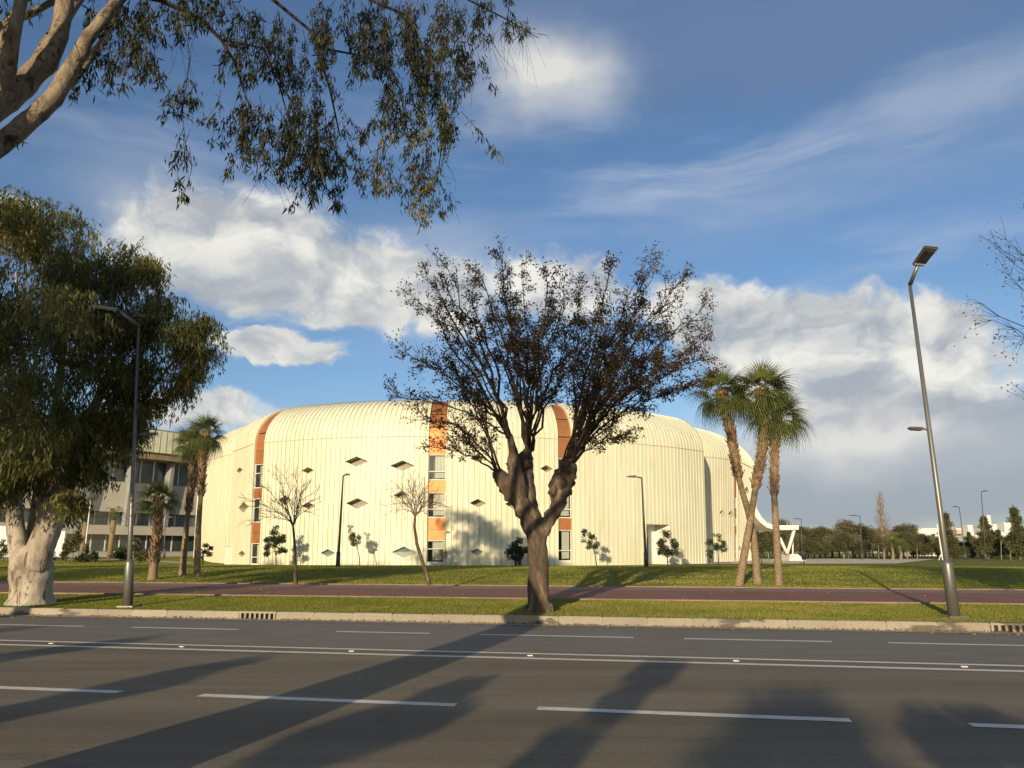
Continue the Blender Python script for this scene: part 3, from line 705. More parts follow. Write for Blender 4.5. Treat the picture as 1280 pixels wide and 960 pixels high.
# copper bands with windows
def band(sh, pxl, pxr, segs, rail=True):
    zref = 6; s0, s1 = sh.s_of(pxl, zref), sh.s_of(pxr, zref); sm = (s0 + s1) / 2
    rec = -.12
    sid = MB()
    for s, sg in ((s0, 1), (s1, -1)):
        vv = [sh.zb] + [sh.zs * 1.0] + [sh.zs + math.pi / 2 * i / 14 for i in range(1, 15)]
        for a, b in zip(vv, vv[1:]): sid.quad(sh.at(s, a, .03), sh.at(s, b, .03), sh.at(s, b, -.3), sh.at(s, a, -.3))
    sid.build('band_reveal', MAT['reveal'], arena)
    prev = None
    for kind, y0, y1 in segs:
        z1 = sh.zs + math.pi / 2 if y0 is None else sh.z_of(sm, y0); z0 = sh.zb + .02 if y1 is None else sh.z_of(sm, y1)
        if kind == 'c': quad_part('copper_panel', MAT['copper'], arena, sh, s0 + .01, s1 - .01, z0 + .012, z1 - .012, rec, 6 if z1 > sh.zs else 1, .05)
        elif kind == 'w': window(sh, s0 + .01, s1 - .01, z0, z1, rec - .02, True, (.34,) )
        elif kind == 'g': window(sh, s0 + .01, s1 - .01, z0, z1, rec - .02, True, (.62,), 'glass')
        elif kind == 'd': window(sh, s0 + .01, s1 - .01, z0, z1, rec - .02, False, (.3, .75), 'glass')
        elif kind == 's': quad_part('sill_panel', MAT['clad'], arena, sh, s0 + .01, s1 - .01, z0, z1, rec + .05, 1, .1)
    # dark backing
    quad_part('band_backing', MAT['room'], arena, sh, s0, s1, sh.zs - .5, sh.zs + math.pi / 2, rec - .2, 12)
    return (s0, s1)
gaps = [band(main, 315.3, 327.3, [('c', None, 541), ('c', 541, 563), ('c', 563, 580), ('g', 580, 610), ('c', 610, 623), ('g', 623, 653), ('c', 653, 666), ('c', 666, 679), ('w', 679, 705.5), ('s', 705.5, None)]),
        band(main, 534.6, 556.6, [('c', None, 517), ('c', 517, 533), ('c', 533, 551), ('c', 551, 568), ('w', 568, 600), ('c', 600, 615.7), ('w', 615.7, 647), ('c', 647, 661.5), ('c', 661.5, 675.5), ('g', 675.5, 703.5), ('s', 703.5, None)]),
        band(main, 697.8, 714.5, [('c', None, 523), ('c', 523, 546), ('c', 546, 573), ('w', 573, 601), ('c', 601, 616), ('w', 616, 647.5), ('c', 647.5, 662.5), ('w', 662.5, 701.5), ('s', 701.5, None)])]
gap_r = [band(wingr, 917.5, 921.8, [('c', None, 580), ('c', 580, 622), ('d', 622, 635), ('c', 635, 647), ('d', 647, 657), ('c', 657, 668), ('d', 668, 699), ('s', 699, None)])]
# doorways
def doorway(sh, x0, x1, ytop, depth, label=None, leaf=True):
    sm = sh.s_of((x0 + x1) / 2, 2.5); s0, s1 = sh.s_of(x0, 2.5), sh.s_of(x1, 2.5); z1 = sh.z_of(sm, ytop); z0 = sh.zb
    r = MB()
    for s in (s0, s1): r.quad(sh.at(s, z0, .03), sh.at(s, z1, .03), sh.at(s, z1, -depth), sh.at(s, z0, -depth))
    r.quad(sh.at(s0, z1, .03), sh.at(s1, z1, .03), sh.at(s1, z1, -depth), sh.at(s0, z1, -depth)); r.quad(sh.at(s0, z0 + .15, .03), sh.at(s1, z0 + .15, .03), sh.at(s1, z0 + .15, -depth), sh.at(s0, z0 + .15, -depth))
    dw = r.build('porch', MAT['white'], arena)
    quad_part('back_wall', MAT['white'], dw, sh, s0, s1, z0, z1, -depth)
    W = s1 - s0; dh = min(2.5, z1 - z0 - .3)
    d = quad_part('door', MAT['glass_dark'], arena, sh, s0 + W * .08, s0 + W * .62, z0 + .16, z0 + .16 + dh, -depth + .12, 1, .08)
    f = MB()
    for k in range(3):
        s = s0 + W * (.08 + .27 * k); f.tube([sh.at(s, z0 + .16, -depth + .16), sh.at(s, z0 + .2 + dh, -depth + .16)], [.045, .045], 4)
    f.tube([sh.at(s0 + W * .08, z0 + .2 + dh, -depth + .16), sh.at(s0 + W * .62, z0 + .2 + dh, -depth + .16)], [.05, .05], 4)
    f.build('frame', MAT['white_frame'], d)
    h = MB()
    for k in (.30, .40): h.tube([sh.at(s0 + W * k, z0 + .9, -depth + .2), sh.at(s0 + W * k, z0 + 1.5, -depth + .2)], [.025, .025], 5)
    h.build('handle', MAT['metal'], d)
    if z1 - z0 > 3.3:
        quad_part('upper_panel', MAT['glass_blue'], arena, sh, s0 + W * .08, s0 + W * .62, z0 + dh + .3, z1 - .15, -depth + .1, 1, .05)
    return (s0, sm, s1, z0 - .01, z1, False)
holes.append(doorway(main, 807.8, 837.8, 655.5, 1.9)); holes.append(doorway(main, 643, 663.5, 683, 1.2))
clad(main, holes, gaps, 'cladding', arena, MAT['clad'])
clad(wingr, holes_r, gap_r, 'cladding', arena, MAT['clad'], 10)
clad(wingl, [], [], 'cladding', arena, MAT['clad'], 10)
# service box by the wing corner
b = on_ground(285.5, 74.2); bx = thing('utility_cabinet', b, 'slim pale utility cabinet standing against the cream wall near the reddish band', 'cabinet')
q = MB(); q.box(b + Vector((0, 0, .78)), (.62, .4, 1.6)); q.build('body', MAT['white_frame'], bx)
q = MB(); q.box(b + Vector((0, -.203, .80)), (.5, .02, 1.4)); d = q.build('door', MAT['reveal'], bx)
q = MB(); q.box(b + Vector((.18, -.22, .85)), (.03, .02, .16)); q.build('handle', MAT['metal'], d)
q = MB(); q.box(b + Vector((0, 0, 1.61)), (.7, .48, .06)); q.build('top', MAT['fin'], bx)

# white canopy with V columns
def canopy():
    YC = 92.0
    base = on_ground(986, YC); c = thing('entrance_canopy', base, 'white concrete canopy with curved end and slanted legs beside the cream building', 'canopy')
    prof = [(941, 632), (946, 642), (952, 650.5), (959, 656.5), (968, 659.2), (980, 659.4), (998.5, 659.3)]
    th = [14, 12, 8, 6, 5.6, 5.6, 5.6]
    q = MB(); rows = []
    for i, ((x, y), t) in enumerate(zip(prof, th)):
        a, b_ = P(x, y - t * .5, YC - 2.2), P(x, y + t * .5, YC - 2.2); rows.append((a, b_, b_ + Vector((0, 5.4, 0)), a + Vector((0, 5.4, 0))))
    for r0, r1 in zip(rows, rows[1:]):
        for i in range(4):
            j = (i + 1) % 4; q.quad(r0[i], r0[j], r1[j], r1[i])
    q.quad(*rows[0]); q.quad(*rows[-1]); q.build('canopy_slab', MAT['white'], c)
    for dy in (-1.6, 2.4):
        for x0, y0, x1, y1 in ((984, 692, 974.5, 672), (984, 692, 993, 662)):
            g = MB(); a, b_ = P(x0, y0, YC + dy), P(x1, y1, YC + dy); g.tube([a, b_], [.17, .2], 8); g.build('leg', MAT['white'], c, True)
    g = MB(); g.tube([P(991, 697, YC + 1), P(991, 662, YC + 1)], [.09, .09], 6); g.build('post', MAT['white'], c)
    g = MB(); z0 = base.z - .05; lo = [(976, .0), (997, 0)]; a = P(976, 695, YC).x; b_ = P(997.5, 695, YC).x; a2, b2 = P(981, 690, YC).x, P(990, 690, YC).x; zt = P(984, 692.5, YC).z
    vs = [(a, YC - 2.6, z0), (b_, YC - 2.6, z0), (b_, YC + 3.2, z0), (a, YC + 3.2, z0), (a2, YC - 1.8, zt), (b2, YC - 1.8, zt), (b2, YC + 2.6, zt), (a2, YC + 2.6, zt)]
    g.add(vs, [(0, 1, 5, 4), (1, 2, 6, 5), (2, 3, 7, 6), (3, 0, 4, 7), (4, 5, 6, 7)]); g.build('plinth', MAT['white'], c)
    for x in (984, 988, 992):
        g = MB(); g.tube([P(x, 656.6, YC), P(x, 652, YC)], [.07, .07], 5); g.build('roof_vent', MAT['fin'], c)
canopy()

# ------------------------------------------------------------------ building behind on the left
def left_building():
    o0 = Vector((-40, 100, 0)); d = Vector((.60, .80, 0)); n = Vector((.80, -.60, 0))
    zb = 1.0
    b = thing('stand_building', o0 + Vector((0, 0, zb)), 'long grey-white building with ribbon windows and overhanging ribbed roof edge', 'building')
    def pt(t, z, off=0): return o0 + d * t + n * off + Vector((0, 0, z))
    def slab(name, m, t0, t1, z0, z1, f=0.0, k=-3.0, parent=b):
        q = MB(); vs = [pt(t, z, o) for o in (f, k) for t, z in ((t0, z0), (t1, z0), (t1, z1), (t0, z1))]
        q.add(vs, [(0, 1, 2, 3), (7, 6, 5, 4), (0, 4, 5, 1), (1, 5, 6, 2), (2, 6, 7, 3), (3, 7, 4, 0)]); return q.build(name, m, parent)
    T0, T1 = -62, 26
    slab('lower_parapet', MAT['grey_wall'], T0, T1, 3.7, 4.75, .6); slab('upper_wall', MAT['grey_wall'], T0, T1, 6.3, 9.8, .3)
    slab('core', MAT['room'], T0, T1, zb - .3, 13.6, -1.6, -14)
    slab('soffit', MAT['roof_brown'], T0, T1, 12.6, 13.4, 2.2, -6)
    slab('roof', MAT['roof_brown'], T0, T1, 16.05, 16.3, 2.0, -16)
    # ribbed fascia
    q = MB(); t = T0
    while t < T1: q.add([pt(t, 13.4, 2.6), pt(t + .72, 13.4, 2.6), pt(t + .72, 16.05, 2.6), pt(t, 16.05, 2.6), pt(t + .72, 13.4, 2.5), pt(t + .8, 13.4, 2.5), pt(t + .8, 16.05, 2.5), pt(t + .72, 16.05, 2.5)], [(0, 1, 2, 3), (1, 4, 7, 2), (4, 5, 6, 7)]); t += .8
    q.build('fascia', MAT['clad'], b); slab('fascia_core', MAT['grey_wall'], T0, T1, 13.41, 16.04, 2.45, -5)
    slab('base_wall', MAT['grey_wall'], T0, T1, zb - .3, 1.7, .1)
    k = 0; W = 4.9
    for i in range(-12, 6):
        t0 = i * W
        for z0, z1, of, m in ((4.75, 6.3, -.3, 'glass_blue'), (9.8, 12.6, -.4, 'glass_blue'), (1.7, 3.7, -.5, 'glass_dark')):
            f = slab('window', MAT['fin'], t0, t0 + W, z0 + .002, z0 + .13, of + .06, of - .3)
            for j in range(3):
                q = MB(); a = t0 + W * j / 3; q.quad(pt(a + .07, z0 + .13, of), pt(a + W / 3 - .07, z0 + .13, of), pt(a + W / 3 - .07, z1, of), pt(a + .07, z1, of)); q.build('pane', MAT[m], f)
            for j in range(3):
                q = MB(); a = t0 + W * j / 3; vs = [pt(x, z, o) for o in (of + .05, of - .1) for x, z in ((a - .07, z0 + .13), (a + .07, z0 + .13), (a + .07, z1), (a - .07, z1))]; q.add(vs, [(0, 1, 2, 3), (0, 4, 5, 1), (1, 5, 6, 2), (3, 7, 4, 0)]); q.build('mullion', MAT['white_frame'], f)
        # slanted pier
        q = MB(); vs = [pt(t0 + s_, z, o) for z, o in ((4.75, .75), (12.5, 1.15)) for s_, o2 in ((-.22, 0), (.22, 0))] + [pt(t0 + s_, z, .0) for z in (4.75, 12.5) for s_ in (-.22, .22)]
        q.add(vs, [(0, 1, 3, 2), (4, 0, 2, 6), (1, 5, 7, 3)]); q.build('pier', MAT['fin'], b)
left_building()
o0 = on_ground(30, 76)
for (px0, px1, Y, h, lab) in ((-60, 17, 74, 2.9, 'sunlit white boundary wall seen behind the split pale trunk at the picture edge'), (60, 77.5, 71, 2.4, 'short white wall panel just right of the split pale eucalyptus trunk')):
    a, b = on_ground(px0, Y), on_ground(px1, Y); t = thing('boundary_wall', (a + b) / 2, lab, 'wall', 'white walls behind the eucalyptus')
    q = MB(); c = (a + b) / 2; q.box((c.x, Y, c.z + h / 2 + .1), (b.x - a.x, .3, h)); q.build('wall', MAT['white'], t)
    q = MB(); q.box((c.x, Y, c.z + .08), (b.x - a.x + .06, .36, .36)); q.build('base', MAT['bin'], t)
    q = MB(); q.box((c.x, Y, c.z + h + .14), (b.x - a.x + .1, .4, .08)); q.build('coping', MAT['white_frame'], t)
a = on_ground(40, 120); t = thing('stair_tower', a, 'sunlit cream stair tower glimpsed through the left eucalyptus crown', 'building')
q = MB(); q.box((a.x, 120, 11), (9, 6, 22)); q.build('wall', MAT['white'], t)
q = MB(); q.box((a.x, 120, 22.2), (9.6, 6.6, .5)); q.build('roof', MAT['roof_brown'], t)
for z in (6, 10, 14, 18):
    q = MB(); q.box((a.x, 117, z), (1.4, .1, 1.6)); q.build('window', MAT['glass_dark'], t)

# ------------------------------------------------------------------ lamps
def pole_pts(px0, py0, px1, py1, Y): return P(px0, py0, Y), P(px1, py1, Y)
def lamp_big(pts, Y, label, heads, group='street lamps along the far kerb', sleeve=True):
    base = G(*pts[0]); Y = base.y
    t = thing('street_lamp', base, label, 'street lamp', group)
    a = base - Vector((0, 0, .1)); top = P(*pts[1], Y)
    q = MB(); q.tube([a, a.lerp(top, .3), top], [.078, .060, .038], 14); q.build('pole', MAT['metal'], t, True)
    q = MB(); k = 1.25 / (top - a).length; q.tube([a, a.lerp(top, k), a.lerp(top, k + .003), a.lerp(top, k + .012)], [.124, .118, .114, .08], 14); q.build('sleeve', MAT['metal'], t, True)
    for h in heads:
        s = P(*h['from'], Y); e = P(*h['to'], Y + h.get('dy', 0)); q = MB(); q.tube([s, e], [h.get('r', .045), h.get('r', .045) * .85], 10); arm = q.build('arm', MAT['metal'], t, True)
        ax = Vector(h['dir']).normalized(); up = Vector(h.get('up', (0, 0, 1))); side = up.cross(ax).normalized(); up = ax.cross(side)
        Ln, Wd, Th = h['size']; mt = Matrix((ax, side, up)).transposed().to_4x4(); c = e + ax * Ln * .46
        bm = bmesh.new(); bmesh.ops.create_cube(bm, size=1)
        for v in bm.verts:
            tp = 1 - .22 * (v.co.x + .5) if v.co.z > 0 else 1
            v.co = Vector((v.co.x * Ln, v.co.y * Wd * (1 - .2 * (v.co.x < 0)), v.co.z * Th * tp))
        bmesh.ops.bevel(bm, geom=list(bm.edges), offset=Th * .3, segments=2, affect='EDGES')
        me = bpy.data.meshes.new('lamp_head'); bm.to_mesh(me); bm.free(); me.transform(Matrix.Translation(c) @ mt)
        hd = link('lamp_head', me, MAT['metal'], t)
        q = MB(); q.box(c - up * (Th * .5 + .004), (Ln * .62, Wd * .72, .012), 0, mt); q.build('lens', MAT['lamp_face'], hd)
        q = MB(); q.box(c - up * (Th * .5 + .003) + ax * Ln * -.36, (Ln * .08, Wd * .7, .012), 0, mt); q.build('lens_edge', MAT['lamp_lens'], hd)
    q = MB(); q.box(base + Vector((0, 0, .02)), (.42, .42, .05)); q.build('base_plate', MAT['metal'], t)
lamp_big([(1193, 772), (1137, 353)], 17.8, 'tall leaning steel street lamp with tilted flat head and small side head', [
    dict(**{'from': (1137.5, 356), 'to': (1147.5, 331)}, r=.05, dir=(.10, -.72, .34), up=(.0, .5, .9), size=(.62, .36, .085), dy=-.35),
    dict(**{'from': (1160.5, 537), 'to': (1153, 536)}, r=.03, dir=(-1, -.15, .03), size=(.36, .17, .07))])
lamp_big([(160, 759), (173.5, 407)], 21.8, 'tall steel street lamp with a curved arm in front of the left eucalyptus', [
    dict(**{'from': (173.5, 408), 'to': (148, 388)}, r=.06, dir=(-1, -.1, .12), size=(.75, .3, .10), dy=-.3),
    dict(**{'from': (171, 544), 'to': (180, 542.5)}, r=.03, dir=(1, -.1, .03), size=(.40, .16, .07))])
def lamp_small(px, py, top, head_dx, Y, label, group, arm2=None):
    base = on_ground(px, Y); tp = P(*top, Y); k = mpp(Y)
    t = thing('lamp_post', base, label, 'lamp post', group)
    q = MB(); fr_ = .68 if Y > 75 else .9; q.tube([base - Vector((0, 0, .1)), base.lerp(tp, .5), tp], [.10 * fr_, .08 * fr_, .055 * fr_], 8); q.build('pole', MAT['metal_far'], t, True)
    q = MB(); q.tube([base, base + Vector((0, 0, .9))], [.14, .13], 8); q.build('sleeve', MAT['metal_far'], t, True)
    e = tp + Vector((head_dx * k * .45, 0, .06)); q = MB(); q.tube([tp - Vector((0, 0, .02)), e], [.05, .04], 6); q.build('arm', MAT['metal_far'], t)
    q = MB(); sg = 1 if head_dx > 0 else -1; L_ = abs(head_dx) * k * .62
    q.add([(e.x, Y - .16, e.z - .05), (e.x + sg * L_, Y - .13, e.z - .02), (e.x + sg * L_, Y + .13, e.z - .02), (e.x, Y + .16, e.z - .05), (e.x, Y - .12, e.z + .09), (e.x + sg * L_, Y - .09, e.z + .04), (e.x + sg * L_, Y + .09, e.z + .04), (e.x, Y + .12, e.z + .09)],
          [(0, 1, 2, 3), (4, 5, 6, 7), (0, 1, 5, 4), (1, 2, 6, 5), (2, 3, 7, 6), (3, 0, 4, 7)]); q.build('lamp_head', MAT['metal_far'], t)
GL = 'lamp posts on the lawn'
lamp_small(422, 708, (429, 594.5), 8, 49, 'dark slim lamp post in front of the cream wall left of the first orange band', GL)
lamp_small(808, 708, (802, 597), -17, 50, 'dark slim lamp post beside the tall doorway of the cream building', GL)
lamp_small(1233, 702, (1226.5, 614.5), 8, 92, 'tallest far lamp post on the lawn edge, its head pointing away from the leaning lamp', GL)
lamp_small(1208, 702, (1199, 634), -7, 95, 'far lamp post between the leaning street lamp and the tallest far post', GL)
lamp_small(1078, 701, (1075, 645), -13, 100, 'far lamp post beside the tall bare poplar', GL)
lamp_small(1003, 700, (1001.5, 649), -9, 104, 'far lamp post behind the white canopy legs', GL)
lamp_small(204, 697, (207, 647.5), 9, 80, 'small lamp post in front of the grey building near the low fan palm', GL)

# litter bin
b = on_ground(1005.5, 72); t = thing('litter_bin', b, 'dark litter bin on a post at the plaza edge near the white canopy', 'bin')
q = MB(); q.tube([b, b + Vector((0, 0, .6))], [.05, .05], 8); q.build('post', MAT['bin'], t)
q = MB(); q.tube([b + Vector((0, 0, .4)), b + Vector((0, 0, .95)), b + Vector((0, 0, 1.0))], [.17, .24, .24], 12); q.build('bucket', MAT['bin'], t, True)
q = MB(); q.tube([b + Vector((0, 0, 1.1)), b + Vector((0, 0, 1.16))], [.26, .12], 12); q.build('lid', MAT['metal_far'], t)
#EOF1

# ------------------------------------------------------------------ trees: general tools
def in_frame(A, m=12):
    """which points fall inside the picture (so that crowns overhead keep clear of the view)"""
    zz = A[:, 2] - CAM_H; zc = A[:, 1] * CP + zz * SP; yc = -A[:, 1] * SP + zz * CP
    zs = np.where(zc > .1, zc, .1); px = 640 + FPX * A[:, 0] / zs; py = 480 - FPX * yc / zs
    return (zc > .1) & (px > -m) & (px < 1280 + m) & (py > -m) & (py < 960 + m)
def branch(mb, a, c, b, r0, r1, n=7, sides=5, wob=.02, bump=0):
    pts = bez(a, c, b, n); L = (b - a).length
    pts = [pts[0]] + [p + rv(wob * L) * .5 for p in pts[1:-1]] + [pts[-1]]
    mb.tube(pts, [r0 + (r1 - r0) * i / n for i in range(n + 1)], sides, bump, 4, False); return pts
def clump_leaves(clumps, n, ln, wd, droop=.2, shell=.55, seed=None):
    """clumps: (centre, radius vector). Leaves thick towards each clump's outside"""
    wts = np.array([r[0] * r[1] * r[2] for c, r in clumps]) ** .75; wts /= wts.sum()
    k = RNG.choice(len(clumps), n, p=wts); C0 = np.array([tuple(c) for c, r in clumps])[k]; R0 = np.array([tuple(r) for c, r in clumps])[k]
    d = unit(RNG.normal(size=(n, 3))); rad = RNG.random(n) ** shell
    C = C0 + d * R0 * rad[:, None]
    D = d * .6 + RNG.normal(0, .6, (n, 3)); D[:, 2] -= droop * 2
    tone = RNG.random(len(clumps))[k]
    return C, D, np.clip(.5 * tone + .5 * RNG.random(n), 0, 1)
def build_leaves(name, C, D, ln, wd, m, parent, rnd=None):
    n = len(C); me = leaves(C, D, ln * (.6 + .8 * RNG.random(n)), wd * (.7 + .6 * RNG.random(n)), name, rnd)
    return link(name, me, m, parent)

# ------------------------------------------------------------------ the central pollarded tree
def central_tree():
    Y = 19.7; base = G(674, 765); Y = base.y
    t = thing('pollarded_tree', base, 'big pollarded tree with knobbly limbs and sparse brown leaves on the kerbside verge', 'tree', 'kerbside trees')
    q = MB(); k = mpp(Y)
    def limb(pts, n=14, bump=.16, bs=4):
        P3 = [P(x, y, Y + dy) for x, y, dy, r in pts]; r = [p[3] for p in pts]
        # finer rings for a smoother, lumpy limb
        PP, RR = [], []
        for i in range(len(P3) - 1):
            for j in range(4): f = j / 4; PP.append(P3[i].lerp(P3[i + 1], f)); RR.append(r[i] + (r[i + 1] - r[i]) * f)
        PP.append(P3[-1]); RR.append(r[-1]); q.tube(PP, RR, n, bump, bs); return P3
    limb([(674, 772, 0, .42), (674, 766, 0, .33), (673, 750, 0, .265), (673, 725, 0, .245), (673, 700, 0, .235), (672, 680, 0, .235), (670, 664, 0, .265), (666, 648, 0, .24), (660, 635, .02, .2)], 20, .14, 3.5)
    limb([(670, 672, -.02, .2), (661, 650, -.05, .21), (649, 628, -.1, .205), (637, 608, -.15, .225), (628, 600, -.2, .21), (622, 592, -.2, .14), (621, 587, -.2, .05)], 18, .4, 6)
    limb([(669, 668, .1, .2), (663, 640, .15, .22), (658, 610, .2, .225), (655, 585, .25, .22), (657, 570, .3, .2), (660, 560, .3, .06)], 14, .22, 5)
    limb([(652, 632, -.1, .16), (646, 605, -.25, .21), (643, 580, -.3, .18), (641, 562, -.35, .11), (637, 545, -.4, .07)], 12, .2, 5)
    limb([(674, 668, 0, .19), (686, 650, 0, .16), (695, 636, .0, .155), (700, 620, .05, .23), (702, 608, .1, .29), (708, 594, .1, .26), (712, 584, .1, .19), (713, 573, .1, .08)], 20, .5, 6)
    # burls
    for (x, y, r) in ((625, 596, .17), (630, 603, .15), (692, 612, .15), (699, 604, .2), (712, 592, .17), (706, 580, .14), (640, 590, .13), (655, 578, .15), (666, 764, .2), (683, 764, .2)):
        c = P(x, y, Y - .12); q.tube([c + Vector((0, .1, -r * 1.3)), c + Vector((0, .05, -r * .6)), c + Vector((0, .04, 0)), c + Vector((0, .05, r * .7)), c + Vector((0, .1, r * 1.3))], [.02, r * .8, r * .95, r * .75, .02], 14, .75, 9)
    q.build('trunk', MAT['bark'], t, True)
    heads = {'L': P(622, 590, Y - .2), 'C': P(660, 563, Y + .3), 'D': P(638, 548, Y - .4), 'R': P(713, 576, Y + .1), 'S': P(704, 590, Y)}
    sh = [('D', 533, 326, .4), ('D', 558, 310, -.6), ('D', 518, 352, -.3), ('R', 848, 332, .3), ('R', 876, 372, -.2), ('R', 815, 312, -.6), ('D', 495, 488, 0), ('D', 510, 430, -1), ('D', 545, 378, 1), ('D', 560, 345, -1.4), ('D', 590, 335, .6), ('D', 527, 445, 1.6), ('L', 530, 520, .8),
          ('C', 600, 318, 1.5), ('C', 628, 308, -1), ('C', 652, 322, 1.8), ('C', 685, 330, -1.8), ('C', 640, 390, -2.6), ('C', 672, 400, 2.6), ('C', 705, 350, 0), ('C', 612, 380, 2.4), ('C', 715, 400, -2.4), ('C', 690, 370, 2.0),
          ('R', 724, 338, 1), ('R', 762, 322, -1), ('R', 800, 322, 1.2), ('R', 832, 352, -1), ('R', 855, 385, .8), ('R', 882, 412, -.5), ('R', 884, 462, 1), ('R', 825, 440, 2.5), ('R', 790, 395, -2.5), ('R', 765, 380, 2.2), ('R', 740, 400, -2), ('R', 850, 430, -1.8), ('R', 800, 360, 0), ('R', 760, 420, 2.8), ('R', 780, 450, -2.8), ('C', 740, 380, 2.6), ('C', 660, 430, -3.0), ('C', 720, 440, 3.0), ('R', 835, 400, 2.0), ('R', 868, 440, -1.2), ('C', 630, 345, 0), ('S', 775, 545, -.6), ('S', 840, 480, .5),
          ('L', 560, 525, 1.2), ('L', 548, 560, -.8), ('L', 600, 500, -1.5), ('L', 582, 545, .8), ('L', 578, 470, .2), ('L', 565, 440, -1.6)]
    b = MB(); LC, LD = [], []
    def grow(a, d, L, r, depth, lf=1.0):
        e = a + d * L + Vector((0, 0, .06 * L)); c = a.lerp(e, .5) + rv(.09 * L)
        p = branch(b, a, c, e, r, r * .45, 4, 4 if r < .012 else 5, .05)
        if depth == 0:
            for _ in range(int(random.choice((2, 4, 6, 9)) * lf + .5)):
                o = p[-1].lerp(p[1], random.random()); LC.append(o + rv(.05)); LD.append(rv(.6) + Vector((0, 0, -.5)))
            return
        for _ in range(3 if depth > 1 else 4):
            f = random.uniform(.25, 1); o = p[min(4, int(f * 4))]
            nd = (d + rv(.45) + Vector((0, 0, .12))).normalized(); grow(o, nd, L * random.uniform(.5, .8), r * .55, depth - 1, lf)
    for h, x, y, dy in sh:
        x, y = 675 + (x - 675) * .985, 565 + (y - 565) * .895
        a = heads[h] + rv(.05); e = P(x, y, Y + dy); L = (e - a).length
        hv = Vector((e.x - a.x, e.y - a.y, 0)); up = Vector((0, 0, 1))
        c = a + hv * .28 + up * max(.35 * L, (e.z - a.z) * .42)
        if e.z - a.z < .45 * L: c = a + hv * .5 + up * (.30 * L)
        p = branch(b, a, c, e, (.014 + .0062 * L) * random.uniform(.7, 1.25), .008, 10, 6, .022)
        for i in range(3, 11):
            for _ in range(2 if i < 6 else 3):
                if i < 5 and random.random() < .55: continue
                d = ((p[i] - p[i - 1]).normalized() * .8 + rv(.42) + Vector((0, 0, .1))).normalized()
                grow(p[i], d, random.uniform(.30, .62) * (1 if i > 4 else .8), .0105, 1, .35 if (h == 'L' and y > 480) else .6 if x < 560 else 1.0)
    cr = b.build('branches', MAT['twig'], t)
    n = len(LC); LC, LD = np.array(LC), np.array(LD)
    rep = 2; C = np.concatenate([LC + RNG.normal(0, .035, (n, 3)) for _ in range(rep)]); D = np.concatenate([LD + RNG.normal(0, .5, (n, 3)) for _ in range(rep)])
    right = ss(C[:, 0], 2.4, 4.2) * .35
    build_leaves('crown', C, D, .078, .040, MAT['leaf_brown'], t, np.clip(RNG.random(len(C)) ** 1.6 + right * RNG.random(len(C)), 0, 1))
    return len(C)
central_tree()

